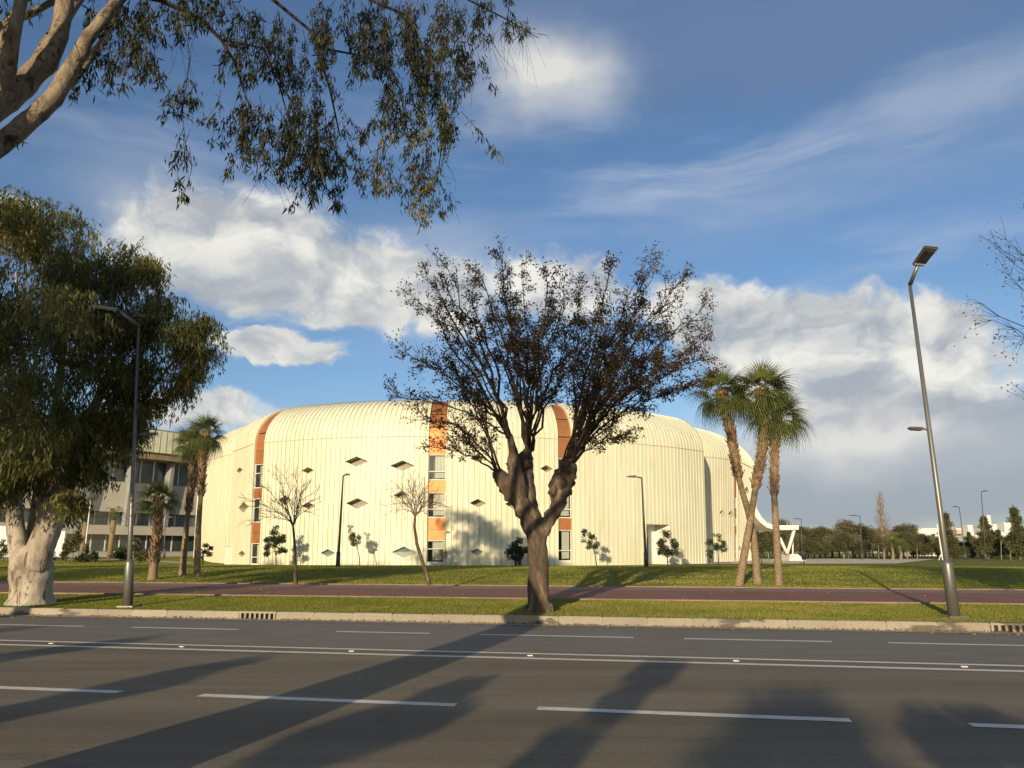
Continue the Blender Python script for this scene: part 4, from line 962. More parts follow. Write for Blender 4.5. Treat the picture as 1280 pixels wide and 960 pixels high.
# ------------------------------------------------------------------ big eucalyptus on the verge
def verge_eucalyptus():
    base = G(37, 755); Y = base.y; lamp_y = G(160, 759).y
    t = thing('eucalyptus_tree', base, 'huge eucalyptus with a split pale peeling trunk and drooping dense crown on the verge', 'tree', 'eucalyptus trees')
    q = MB()
    def limb(pts, n=18, bump=.10, bs=2.0):
        P3 = [P(x, y, Y + dy) for x, y, dy, r in pts]; PP, RR = [], []
        for i in range(len(P3) - 1):
            for j in range(4): f = j / 4; PP.append(P3[i].lerp(P3[i + 1], f)); RR.append(pts[i][3] * (1 - f) + pts[i + 1][3] * f)
        PP.append(P3[-1]); RR.append(pts[-1][3]); q.tube(PP, RR, n, bump, bs)
    limb([(38, 764, 0, .70), (38, 757, 0, .60), (38.5, 745, 0, .53), (39, 725, 0, .53), (39, 706, 0, .53), (40, 694, 0, .5), (42, 682, 0, .3)], 40, .20, 1.7)
    limb([(27, 712, 0, .3), (24, 690, 0, .27), (21, 668, .1, .25), (19, 650, .1, .23), (18, 628, .2, .20), (20, 600, .3, .17), (30, 560, .4, .14), (34, 500, .5, .10), (25, 420, .5, .06), (20, 340, .6, .03)])
    limb([(45, 712, -.1, .36), (50, 690, -.15, .37), (57, 668, -.2, .36), (64, 648, -.25, .34), (71, 628, -.25, .31), (80, 605, 0, .26), (92, 570, .2, .20), (112, 520, .5, .15), (140, 460, .8, .1), (175, 400, 1.0, .05)])
    limb([(42, 690, .5, .2), (44, 660, .7, .22), (50, 620, .9, .2), (60, 570, 1.2, .17), (72, 500, 1.5, .13), (80, 420, 1.5, .08), (90, 340, 1.2, .04)])
    limb([(60, 580, .8, .14), (40, 520, .5, .11), (5, 450, .4, .07), (-30, 390, .3, .04)], 10)
    limb([(82, 600, .1, .13), (130, 560, .6, .08), (180, 500, .8, .05), (225, 440, .8, .03)], 10)
    q.build('trunk', MAT['bark_euc'], t, True)
    # crown: clumps laid on a rounded outline, each with hanging sprays
    out = [(20, 275, 50), (60, 282, 45), (-20, 300, 60), (100, 320, 48), (150, 330, 38), (180, 342, 26), (60, 350, 70), (-10, 370, 70), (130, 385, 55), (175, 385, 42), (200, 420, 45), (238, 405, 30), (248, 435, 28),
           (224, 468, 30), (60, 430, 70), (-10, 450, 70), (120, 460, 60), (170, 480, 48), (190, 508, 30), (60, 505, 62), (110, 530, 52), (0, 530, 60), (140, 535, 36), (160, 545, 20), (-5, 600, 30), (25, 580, 40), (85, 572, 28), (112, 575, 20), (-40, 400, 80), (-60, 520, 80), (-50, 600, 40), (88, 620, 14)]
    cl = []
    for x, y, r in out:
        for _ in range(7 if r > 30 else 4):
            rr = r * mpp(Y, 6); a = random.random() * 6.28; f = math.sqrt(random.random()) * .85
            yc = Y + random.gauss(0, 1) * min(2.2, 1.0 + rr)
            if 105 < x + r * f * math.cos(a) < 215: yc = max(yc, lamp_y + .35 + rr * .5)     # the lamp stands clear of the leaves
            c = P(x + r * f * math.cos(a), y + r * f * math.sin(a) * .8, yc); cl.append((c, rr))
    b = MB(); LC, LD, LR = [], [], []
    for c, rr in cl:
        tone = random.random()
        for _ in range(int(21 + rr * 21)):
            o = c + Vector((random.gauss(0, .42), random.gauss(0, .42), random.gauss(0, .34))) * rr * .62
            d = Vector((random.gauss(0, .4), random.gauss(0, .4), random.uniform(-1.2, .15))); L = random.uniform(.35, .85)
            e = o + d.normalized() * L * .7 + Vector((0, 0, -.25 * L))
            m = o.lerp(e, .5) + Vector((d.x, d.y, .25)) * .12
            if random.random() < .25: b.tube([o, m, e], [.007, .005, .003], 3, cap=False)
            k = random.randint(10, 17)
            for j in range(k):
                f = (j + random.random()) / k; p = o * (1 - f) ** 2 + m * 2 * f * (1 - f) + e * f * f
                LC.append(p + rv(.05)); LD.append(rv(.38) + Vector((d.x * .3, d.y * .3, -1))); LR.append(min(1, max(0, tone * .55 + random.random() * .5)))
    b.build('branchlets', MAT['twig'], t)
    build_leaves('crown', np.array(LC), np.array(LD), .19, .036, MAT['leaf_euc'], t, np.array(LR))
    return len(LC)
verge_eucalyptus()

# ------------------------------------------------------------------ overhanging eucalyptus on the near side (trunk beside the camera, out of view)
def near_eucalyptus():
    base = Vector((-4.05, 3.4, .14)); t = thing('overhanging_eucalyptus', base, 'near eucalyptus with pale limbs and hanging leafy sprays reaching in from above', 'tree', 'eucalyptus trees')
    q = MB(); A = lambda x, y, d: P(x, y, d)
    q.tube([base - Vector((0, 0, .1)), base + Vector((0, 0, .25)), base + Vector((-.05, 0, 1)), base + Vector((-.25, .3, 2.2)), base + Vector((-.6, .9, 3.4)), base + Vector((-.9, 1.6, 4.2))], [.80, .66, .52, .46, .40, .34], 20, .12, 2)
    fork = base + Vector((-.9, 1.6, 4.2))
    def limb(pts, n=14, bump=.10):
        PP, RR = [], []
        for i in range(len(pts) - 1):
            for j in range(5): f = j / 5; PP.append(pts[i][0].lerp(pts[i + 1][0], f)); RR.append(pts[i][1] * (1 - f) + pts[i + 1][1] * f)
        PP.append(pts[-1][0]); RR.append(pts[-1][1]); q.tube(PP, [r * .86 for r in RR], n, bump * 1.6, 6)
    limb([(fork, .22), (A(-60, 215, 6.2), .13), (A(0, 182, 6.5), .108), (A(37, 150, 6.6), .105), (A(66, 124, 6.7), .098), (A(92, 80, 6.8), .088), (A(112, 45, 6.9), .075), (A(133, 18, 7.0), .066), (A(160, -20, 7.2), .055), (A(210, -60, 7.5), .04)])
    limb([(fork, .24), (A(-60, 170, 6.4), .17), (A(0, 130, 6.8), .15), (A(32, 103, 7.0), .135), (A(58, 76, 7.1), .13), (A(74, 45, 7.2), .11), (A(82, 0, 7.3), .10), (A(86, -50, 7.5), .08), (A(120, -140, 7.8), .05)])
    limb([(A(4, 118, 6.8), .10), (A(10, 85, 6.7), .085), (A(17, 45, 6.6), .072), (A(25, 5, 6.6), .066), (A(32, -40, 6.6), .06), (A(40, -140, 6.8), .04)])
    limb([(A(-30, 150, 7.2), .10), (A(0, 60, 7.4), .07), (A(20, 15, 7.6), .055), (A(50, -30, 7.8), .045)])
    limb([(A(40, 96, 7.0), .10), (A(62, 50, 7.6), .075), (A(80, 25, 8.0), .07), (A(110, -15, 8.2), .05)])
    limb([(A(-20, 60, 7.6), .09), (A(10, 28, 7.8), .06), (A(45, 14, 7.9), .05), (A(90, -12, 8.1), .04)])
    limb([(A(66, 124, 6.7), .07), (A(96, 95, 7.1), .05), (A(128, 52, 7.5), .04), (A(150, 8, 7.8), .03), (A(165, -40, 8), .025)])
    q.build('trunk', MAT['bark_limb_shaded'], t, True)
    b = MB()
    def br(pts, r0, r1):
        b.tube([A(*p) for p in pts], [r0 + (r1 - r0) * i / (len(pts) - 1) for i in range(len(pts))], 6, .1, 6, False)
    br([(128, 24, 6.95), (160, -8, 7.3), (200, 0, 7.6), (250, 23, 7.9), (277, 50, 8.0), (293, 77, 8.1), (302, 105, 8.2), (318, 150, 8.3)], .04, .008)
    br([(150, -40, 7.2), (230, -25, 7.8), (330, -10, 8.3), (390, 40, 8.5), (412, 110, 8.6), (425, 170, 8.7)], .04, .008)
    br([(330, -10, 8.3), (430, -15, 8.6), (510, 20, 8.8), (542, 85, 8.9), (556, 150, 9.0), (548, 215, 9.0)], .03, .006)
    br([(430, -15, 8.6), (570, -8, 9.0), (635, 25, 9.2), (674, 48, 9.3)], .022, .004)
    br([(277, 50, 8.0), (330, 60, 8.1), (350, 110, 8.2), (372, 190, 8.2)], .016, .005)
    br([(400, 60, 8.5), (455, 70, 8.6), (500, 110, 8.7), (512, 180, 8.8)], .016, .005)
    br([(225, 8, 7.7), (238, 70, 7.8), (228, 140, 7.8), (236, 225, 7.8)], .008, .003)
    reg = [(95, 50, 140, 10, 5), (165, 10, 115, 34, 24), (140, -10, 60, 45, 14), (262, -10, 55, 58, 22), (322, 10, 112, 32, 28), (232, 100, 148, 20, 11), (234, 150, 252, 6, 4), (300, 110, 185, 32, 12), (345, 110, 235, 46, 34), (410, 130, 262, 28, 30), (395, 60, 160, 20, 8),
           (395, 10, 120, 50, 20), (440, -10, 60, 40, 12), (490, -10, 105, 42, 40), (545, -10, 140, 40, 42), (520, 90, 185, 38, 30), (480, 150, 262, 16, 9), (510, 190, 265, 18, 8), (556, 120, 205, 20, 16), (538, 190, 292, 13, 11), (600, -10, 60, 38, 14), (640, 10, 58, 22, 4), (210, -10, 40, 60, 16), (60, -10, 30, 60, 4), (10, 160, 190, 12, 2)]
    LC, LD, LR = [], [], []
    for (cx, y0, y1, hw, n) in reg:
        for _ in range(n):
            x = cx + random.uniform(-hw, hw); ya = y0 + random.random() ** 1.3 * (y1 - y0) * .55; yb = ya + (y1 - ya) * random.uniform(.45, 1)
            dpt = 7.2 + (x / 640) * 1.8 + random.gauss(0, .55); x2 = x + random.gauss(0, .28) * (yb - ya)
            o, e = A(x, ya, dpt), A(x2, yb, dpt + random.gauss(0, .15)); m = o.lerp(e, .5) + rv(.10)
            b.tube(bez(o, m, e, 5), [.0045, .004, .0036, .003, .0026, .002], 3, cap=False)
            L = (e - o).length; k = max(5, int(L / .0135)); tone = random.random()
            nb = max(2, int(L / .11)); bun = sorted(random.random() ** .8 for _ in range(nb))
            for j in range(k):
                f = min(1, max(0, random.choice(bun) + random.gauss(0, .012 / max(L, .1)))); p = o * (1 - f) ** 2 + m * 2 * f * (1 - f) + e * f * f
                LC.append(p + rv(.028)); LD.append(rv(.40) + Vector((0, 0, -1)))
                yel = .95 if (yb > 170 and x > 465) else .25 if random.random() < .15 else 0  # sunlit yellow of the low right-hand sprays is put into the leaf tone
                LR.append(min(1, yel * random.random() + tone * .35 + random.random() ** 2 * .5))
    # bare hanging twiglets at the fringe
    for (cx, y0, y1, hw, n) in ((620, 20, 110, 40, 26), (350, 200, 262, 40, 12), (520, 190, 250, 40, 14), (245, 20, 130, 30, 10), (660, 20, 60, 15, 6)):
        for _ in range(n):
            x = cx + random.uniform(-hw, hw); o = A(x, y0 + random.uniform(0, 25), 8.8); e = A(x + random.gauss(8, 18), random.uniform((y0 + y1) / 2, y1), 8.8)
            b.tube(bez(o, o.lerp(e, .5) + rv(.08), e, 4), [.003, .0025, .002, .0018, .0015], 3, cap=False)
    # the rest of the crown overhead, outside the view
    C0 = []
    for (x, y, z, r) in ((-5, 6, 9, 2.6), (-3, 7, 11, 2.4), (-6.5, 8, 8, 2.2), (-8, 4, 9.5, 2.6), (-2.5, 4, 10, 2.4), (-.5, 6, 10.5, 2.0), (-5.5, 3, 12, 2.4), (-8.5, 7, 11, 2.2), (-4.5, 1, 9, 2.4), (-1.5, 2, 9, 2.0), (.8, 5, 9.2, 1.6)):
        for _ in range(9): C0.append((Vector((x, y, z)) + rv(r * .42), (r * .36, r * .36, r * .36)))
        b.tube([fork, Vector((x, y, z)).lerp(fork, .5) + rv(.3), Vector((x, y, z))], [.12, .08, .03], 6, cap=False) if not in_frame(np.array([tuple(Vector((x, y, z)).lerp(fork, f / 20)) for f in range(21)]), 60).any() else None
    b.build('branches', MAT['twig'], t)
    C, D, rr = clump_leaves(C0, 20000, .13, .03, .6); ok = ~in_frame(C); C, D, rr = C[ok], D[ok], rr[ok]
    n1 = len(LC); me = leaves(np.concatenate([np.array(LC), C]), np.concatenate([np.array(LD), D]),
        np.concatenate([.098 * (.6 + .7 * RNG.random(n1)), .17 * (.7 + .6 * RNG.random(len(C)))]), np.concatenate([.018 * (.7 + .6 * RNG.random(n1)), .05 + 0 * rr]), 'crown', np.concatenate([np.array(LR), rr]))
    link('crown', me, MAT['leaf_near'], t)
near_eucalyptus()

# further trees along the near side: they stand beside and behind the camera and shade the road and lawn
def side_tree(x, y, h, r, name, label, group, n=9000, z0=.45, m='leaf_near', ln=.2, wd=.055, tr=.35, bark='bark_euc', nc=26):
    base = Vector((x, y, .14)); t = thing(name, base, label, 'tree', group); q = MB()
    q.tube([base - Vector((0, 0, .1)), base + Vector((0, 0, h * .25)), base + Vector((.1, 0, h * .5)), base + Vector((0, .1, h * .8))], [tr * 1.2, tr * .85, tr * .6, tr * .15], 10, .12, 3); cl = []
    for i in range(nc):
        f = random.random(); zz = h * (z0 + (1 - z0) * f); wr = r * math.sin(math.pi * min(1, .18 + .8 * f)) ** .6; a = random.random() * 6.28
        c = base + Vector((wr * .75 * math.cos(a) * math.sqrt(random.random()), wr * .75 * math.sin(a) * math.sqrt(random.random()), zz)); cl.append((c, (r * .33, r * .33, min(r * .30, h * .1))))
        if i % 3 == 0: q.tube([base + Vector((.05, 0, h * min(.55, z0 + .05))), (base + Vector((0, 0, h * .5))).lerp(c, .6), c], [tr * .3, tr * .2, .02], 5, cap=False)
    q.build('trunk', MAT[bark], t, True); C, D, rr = clump_leaves(cl, n, ln, wd, .5); ok = ~in_frame(C); build_leaves('crown', C[ok], D[ok], ln, wd, MAT[m], t, rr[ok])
side_tree(-18.9, 2.8, 13.4, 5.4, 'eucalyptus_tree', 'tall near-side eucalyptus standing out of view beyond the left picture edge', 'eucalyptus trees', 44000, .54, wd=.085, nc=60)
side_tree(-32.5, 4, 13, 4.4, 'eucalyptus_tree', 'very tall near-side eucalyptus far beyond the left picture edge', 'eucalyptus trees', 24000, .30, wd=.08)
side_tree(-42, 1, 13.4, 5.0, 'eucalyptus_tree', 'broad near-side eucalyptus farthest beyond the left picture edge', 'eucalyptus trees', 24000, .30, wd=.08)
side_tree(10.5, 2.2, 12.4, 5.2, 'eucalyptus_tree', 'tall near-side eucalyptus standing out of view beyond the right picture edge', 'eucalyptus trees', 30000, .50, wd=.08, nc=50)
YL = ['young tree behind the camera, %s along the road' % k for k in ('second farthest from the right end', 'third', 'fourth', 'fifth', 'sixth', 'second last', 'last', 'first')]
for (x, y, h, r) in ((-14.2, -6.2, 4.3, 1.2), (-10.2, -6.6, 3.7, 1.0), (-6.0, -7, 3.55, .70), (-4.1, -7.4, 3.7, .60), (-.8, -8.1, 3.5, .95), (2.6, -8.3, 3.3, 1.0), (-18.5, -6, 4.4, 1.9)):
    side_tree(x, y, h, r, 'young_tree', YL.pop(0), 'young trees behind the camera', 6500, .22, 'leaf_dark', .16, .07, .07, 'bark', 15)

# tree whose bare twigs enter at the right edge
def edge_tree():
    base = on_ground(1545, 17.4); Y = base.y
    t = thing('bare_edge_tree', base, 'nearly bare tree whose twigs reach in at the right picture edge beside the leaning lamp', 'tree', 'kerbside trees'); q = MB()
    hd = base + Vector((0, 0, 2.9)); q.tube([base - Vector((0, 0, .1)), base + Vector((0, 0, 1.4)), hd], [.34, .26, .24], 14, .14, 4); q.build('trunk', MAT['bark'], t, True)
    b = MB(); LC, LD = [], []
    for (x, y, dy, sub) in ((1252, 312, 0, 5), (1262, 345, .3, 5), (1228, 380, -.2, 6), (1258, 300, .6, 3), (1240, 400, .2, 5), (1268, 330, -.6, 4), (1300, 260, 0, 3), (1340, 240, .8, 3), (1275, 420, .5, 6), (1290, 500, -.4, 4), (1400, 250, 0, 3), (1600, 250, 0, 3)):
        e = P(x, y, Y + dy); c = hd.lerp(e, .45) + Vector((.5, 0, .9)); p = branch(b, hd, c, e, .05, .005, 12, 5, .02)
        for i in range(5, 13):
            for _ in range(4):
                d = ((p[i] - p[i - 1]).normalized() + rv(.5) + Vector((0, 0, -.15 if sub > 4 else .15))).normalized(); L = random.uniform(.3, .65)
                e2 = p[i] + d * L; e3 = e2 + Vector((-.05, 0, -.18 if sub > 4 else .04)); b.tube([p[i], p[i].lerp(e2, .5) + rv(.03), e2, e3], [.006, .005, .004, .002], 3, cap=False)
                for _ in range(random.choice((0, 1, 3, 5))): LC.append(e3 + rv(.09)); LD.append(rv(1))
    b.build('branches', MAT['twig'], t); build_leaves('crown', np.array(LC), np.array(LD), .07, .035, MAT['leaf_brown'], t)
edge_tree()

# ------------------------------------------------------------------ fan palms
def frond_mesh(droop, pet, rad, seed, spread=115):
    rs = random.Random(seed); V, F, Rn = [], [], []
    def addq(a, b, c, d, r): k = len(V); V.extend([a, b, c, d]); F.append((k, k + 1, k + 2, k + 3)); Rn.append(r)
    w = .018
    for i in range(3):
        x0, x1 = pet * i / 3, pet * (i + 1) / 3; z0, z1 = -.10 * (x0 / pet) ** 2 * pet, -.10 * (x1 / pet) ** 2 * pet
        addq((x0, -w, z0), (x1, -w * .8, z1), (x1, w * .8, z1), (x0, w, z0), .95)
    hub = np.array([pet, 0, -.10 * pet]); nb = 26; tone = rs.random() * .25
    for i in range(nb):
        a = R(-spread + 2 * spread * i / (nb - 1)); L = rad * (.78 + .22 * math.cos(a * .6)) * rs.uniform(.9, 1.08); d = np.array([math.cos(a), math.sin(a), 0]); s = np.array([-math.sin(a), math.cos(a), 0])
        half = R(spread) / nb * 1.05; pr = []
        for f in (0.02, .30, .52, .80, 1.06):
            c = hub + d * L * f; c[2] += .16 * f * (1 - f) - droop * f ** 2.2 * L - abs(math.sin(a)) * .10 * f + .02 * (i % 2) * f
            c = c + np.array([-.12 * max(0, f - .5) * (1 if abs(a) > 1.2 else 0), 0, 0])
            ww = (L * f * half) if f < .5 else L * .36 * half * (1 - f) * 1.7
            pr.append((c, max(ww, .002)))
        for (c0, w0), (c1, w1) in zip(pr, pr[1:]): addq(tuple(c0 - s * w0), tuple(c1 - s * w1), tuple(c1 + s * w1), tuple(c0 + s * w0), min(1, tone + rs.random() * .6))
    me = qmesh('frond', V, F, Rn); me.materials.append(MAT['frond']); return me
FR = [frond_mesh(.05, .62, .78, 1), frond_mesh(.22, .68, .84, 2), frond_mesh(.50, .70, .88, 3), frond_mesh(.9, .72, .88, 4)]
def palm(pts, Y, crown, label, group, nf=34, size=1.0, boots=None, r=(.17, .12, .16), low=-55, seed=0, pts3=None):
    rs = random.Random(seed)
    if pts3: P3 = [Vector(p) for p in pts3]; base = P3[0]
    else: base = P(*pts[0], Y); base.z = float(gz(base.x, base.y)); P3 = [base] + [P(*p, Y) for p in pts[1:]]
    t = thing('fan_palm', base, label, 'palm tree', group); PP, RR = [], []; n = len(P3) - 1
    for i in range(n):
        for j in range(5): f = (i + j / 5) / n; PP.append(P3[i].lerp(P3[i + 1], j / 5)); RR.append(float(np.interp(f, [0, .06, .5, .62, 1], [r[2] * 1.15, r[2], r[1], r[1] * 1.1, r[0]])))
    PP.append(P3[-1]); RR.append(r[0] * .9); PP.insert(0, base - Vector((0, 0, .1))); RR.insert(0, r[2] * 1.25)
    q = MB(); q.tube(PP, RR, 12, .07, 5); q.build('trunk', MAT['bark_palm'], t, True)
    if boots:
        yb = boots; q = MB()
        cum = [(PP[i], RR[i], (PP[min(i + 1, len(PP) - 1)] - PP[i - 1]).normalized()) for i in range(1, len(PP)) if proj(PP[i])[1] < yb]
        L = sum((cum[i + 1][0] - cum[i][0]).length for i in range(len(cum) - 1)); m = int(L * 75); 
        for k in range(m):
            f = k / m * (len(cum) - 1.001); i = int(f); c = cum[i][0].lerp(cum[i + 1][0], f - i); rr = cum[i][1]; ax = cum[i][2]; a = k * 2.39996 + rs.uniform(-.3, .3)
            u = ax.orthogonal().normalized(); v = ax.cross(u); d = u * math.cos(a) + v * math.sin(a); s = ax.cross(d)
            ln = rs.uniform(.13, .25); o = c + d * rr * .9; e = o + ax * ln * .9 + d * ln * rs.uniform(.3, .8); w0, w1 = .055, .025; th = d * .035
            q.add([o - s * w0, o + s * w0, e + s * w1, e - s * w1, o - s * w0 - ax * .02 + th, o + s * w0 - ax * .02 + th, e + s * w1 + th * .5, e - s * w1 + th * .5], [(4, 5, 6, 7), (0, 4, 7, 3), (1, 2, 6, 5), (3, 7, 6, 2), (0, 1, 5, 4)])
        o = q.build('leaf_bases', MAT['boots'], t); o['kind'] = 'stuff'
    top = PP[-1]
    for i in range(nf):
        f = i / nf; az = i * 2.39996 + rs.uniform(-.25, .25); elv = R(84 - (84 - low) * f ** .8 + rs.uniform(-8, 8)); me = FR[0 if f < .12 else 1 if f < .32 else 2 if f < .6 else 3]
        fr = bpy.data.objects.new('frond', me); COL.objects.link(fr); fr.parent = t; fr.matrix_parent_inverse = Matrix.Translation(t.location).inverted()
        mt = Matrix.Translation(top + Vector((0, 0, -.12 + .10 * (1 - f)))) @ Matrix.Rotation(az, 4, 'Z') @ Matrix.Rotation(-elv, 4, 'Y') @ Matrix.Rotation(rs.uniform(-.5, .5), 4, 'X') @ Matrix.Diagonal((size * rs.uniform(.88, 1.1),) * 3).to_4x4()
        fr.matrix_basis = mt
    return t
GP = 'tall fan palms in a clump beside the path'
palm([(947, 731), (945, 702.6), (942, 670), (935.6, 640.6), (926, 608), (920, 582), (913, 538.5), (904, 503), (902, 491)], 29.6, None, 'fan palm of the crossing pair that leans toward the central tree', GP, 33, .88, 600, (.17, .105, .15), -40, 11)
palm([(923.5, 733), (927.6, 710), (932, 684), (938.5, 648), (944, 611), (951, 575), (955, 538), (952.5, 502), (952, 488)], 29.0, None, 'tallest fan palm of the clump, crossing in front of its leaning neighbour', GP, 36, .92, 612, (.19, .11, .15), -40, 12)
palm([(974, 734), (971, 677), (967.7, 619), (968, 564), (969.5, 530), (972, 518)], 29.1, None, 'upright fan palm standing a little apart beside the crossing palm trunks', GP, 33, .86, 624, (.13, .10, .145), -38, 13)
palm(None, None, None, 'young fan palm behind the camera among the young street trees', 'young trees behind the camera', 64, .66, None, (.12, .12, .16), -25, 31, [(-2.4, -7.7, .14), (-2.38, -7.7, 1.5), (-2.35, -7.7, 2.75)])
GQ = 'fan palms in front of the grey building'
palm([(228.5, 713), (231, 680), (234, 650), (240, 600), (243, 566), (242, 552)], 36.6, None, 'dark leaning fan palm shaded behind its taller neighbour near the cream wall', GQ, 28, .76, 640, (.15, .105, .15), -50, 14)
palm([(246.5, 714), (248, 660), (251, 620), (254, 570), (257, 541)], 35.8, None, 'tall fan palm with a rough upper trunk against the cream wall edge', GQ, 28, .80, 625, (.15, .10, .15), -45, 15)
palm([(191, 718), (194, 690), (198, 650), (198.5, 622)], 34.5, None, 'short thick fan palm in front of the long grey building', GQ, 26, .74, 705, (.12, .13, .19), -25, 16)

# feather palms by the grey building
def feather_palm(px, Y, h, label, seed):
    rs = random.Random(seed); base = on_ground(px, Y); t = thing('date_palm', base, label, 'palm tree', 'small date palms by the grey building')
    q = MB(); q.tube([base - Vector((0, 0, .1)), base + Vector((0, 0, h * .5)), base + Vector((0, 0, h * .85)), base + Vector((0, 0, h))], [.30, .24, .32, .2], 10, .15, 4); q.build('trunk', MAT['bark_palm'], t, True)
    for i in range(18):
        az = i * 2.4 + rs.random() * .3; el = R(rs.uniform(5, 75)); L = rs.uniform(1.7, 2.3); d = Vector((math.cos(az), math.sin(az), 0)); o = base + Vector((0, 0, h)); e = o + d * L * math.cos(el) + Vector((0, 0, L * math.sin(el) - .9)); c = o + d * L * .45 * math.cos(el) + Vector((0, 0, L * .75 * math.sin(el) + .35)); p = bez(o, c, e, 9); V, F = [], []
        for a, b in zip(p, p[1:]):
            ax = (b - a).normalized(); s = ax.cross(Vector((0, 0, 1))).normalized()
            for g in (-1, 1):
                for f in (0, .5): k = len(V); m = a.lerp(b, f); V += [tuple(m), tuple(m + ax * .05), tuple(m + s * g * .34 + ax * .22 + Vector((0, 0, -.06)))]; F.append((k, k + 1, k + 2))
        link('frond', qmesh('frond', V, F, RNG.random(len(F))), MAT['frond'], t)
feather_palm(136, 82, 3.9, 'small date palm with a bulging trunk top before the grey facade', 1)
feather_palm(101, 80, 3.6, 'small date palm partly behind the white flagpole by the eucalyptus', 2)
# flagpole-like white mast
b = on_ground(104, 76); t = thing('white_mast', b, 'thin white mast standing between the eucalyptus and the grey building', 'mast')
q = MB(); q.tube([b, b + Vector((0, 0, 5.6))], [.07, .05], 8); q.build('pole', MAT['white_frame'], t, True)
q = MB(); q.tube([b, b + Vector((0, 0, .5))], [.13, .12], 8); q.build('foot', MAT['fin'], t, True)
q = MB(); q.tube([b + Vector((0, 0, 5.55)), b + Vector((0, 0, 5.7))], [.08, .03], 8); q.build('cap', MAT['fin'], t)

# ------------------------------------------------------------------ small trees near the buildings
def small_tree(trunk, Y, clumps, n, m, label, group, ln=.16, wd=.075, name='small_tree', tr=.05, bark='twig', droop=.1, dz=.6):
    base = on_ground(trunk[0][0], Y); k = mpp(Y); t = thing(name, base, label, 'tree', group); off = base - P(*trunk[0], Y)
    P3 = [base - Vector((0, 0, .08))] + [P(*p, Y) for p in trunk[1:]]; q = MB(); nn = len(P3) - 1
    q.tube(P3, [tr * (1 - .55 * i / nn) for i in range(nn + 1)], 7, .1, 6); cl = []
    for x, y, r in clumps:
        for _ in range(5):
            c = P(x + random.gauss(0, .42) * r, y + random.gauss(0, .38) * r, Y + random.gauss(0, .5) * r * k); cl.append((c, (r * k * .5, r * k * .5, r * k * .4)))
        c = P(x, y, Y); o = P3[-1].lerp(P3[-2], random.random() * .6); q.tube([o, o.lerp(c, .5) + rv(.05), c], [tr * .4, tr * .3, .012], 4, cap=False)
    q.build('trunk', MAT[bark], t, True); C, D, rr = clump_leaves(cl, n, ln, wd, droop); build_leaves('crown', C, D, ln, wd, MAT[m], t, rr)
GS = 'small planted trees before the cream building'
small_tree([(345.5, 711), (345, 700), (344, 690)], 63.5, [(342, 665, 6), (352, 676, 7), (335, 677, 6), (344, 680, 10), (334, 690, 6), (352, 688, 7), (340, 672, 6), (345, 660, 4)], 2600, 'leaf_dark', 'dense dark green small tree just right of the left reddish band', GS)
small_tree([(450, 710), (449, 695), (446, 684)], 62.5, [(438, 660, 4), (443, 668, 6), (440, 676, 6), (446, 677, 6), (449, 671, 4)], 1100, 'leaf_olive', 'thin small tree with brownish green oval crown right of the dark lamp post', GS, .13, .06)
small_tree([(648, 709), (648, 700), (648, 694)], 62.5, [(645, 684, 8), (640, 690, 6), (654, 690, 7), (650, 697, 6), (648, 677, 5), (641, 697, 5)], 2000, 'leaf_dark', 'dark rounded small tree hiding a low doorway beside the big trunk', GS)
small_tree([(746, 708), (744, 695), (741, 684)], 63, [(733, 664, 5), (740, 671, 5), (737, 679, 6), (743, 682, 5), (730, 670, 3)], 1100, 'leaf_dark', 'thin leaning small tree with dark leaf clusters on the plain cream wall', GS, .14, .065)
small_tree([(835, 709), (834, 695), (833, 686)], 64, [(833, 668, 7), (826, 678, 8), (841, 680, 8), (832, 685, 9), (844, 690, 6), (824, 689, 6), (836, 692, 5)], 2300, 'leaf_dark', 'rounded dark small tree standing in front of the tall doorway', GS)
small_tree([(898, 708), (898, 695), (897, 688)], 70, [(898, 672, 5), (890, 679, 6), (904, 680, 6), (897, 683, 7), (906, 688, 4), (889, 691, 3)], 1300, 'leaf_dark', 'open dark small tree right of the shadowed recess in the cream wall', GS, .15, .07)
small_tree([(886.5, 706), (886.5, 700), (886.5, 696)], 72, [(886, 691, 4), (888, 696, 3)], 300, 'leaf_dark', 'tiny shrubby tree at the foot of the shadowed recess', GS, .13, .06)
small_tree([(952, 708), (952, 698), (952, 692)], 70, [(951, 672, 7), (945, 680, 8), (958, 680, 8), (952, 686, 9), (962, 686, 5), (944, 688, 5), (957, 668, 4)], 1900, 'leaf_olive', 'green small tree seen between the crossing palm trunks and the upright palm', GS)
small_tree([(253, 711), (254, 698), (255, 690)], 60, [(258, 682, 4), (263, 685, 4), (255, 689, 4), (262, 693, 4), (252, 697, 3)], 500, 'leaf_olive', 'sparse young tree just right of the tall palm trunk by the wall corner', GS, .15, .08)
small_tree([(552, 709), (552.5, 700), (553, 694)], 62.5, [(551, 687, 3), (556, 690, 3), (557, 695, 3), (551, 692, 2)], 160, 'leaf_brown', 'tiny brown leaved sapling before the lowest window of the middle orange band', GS, .13, .06, tr=.025)
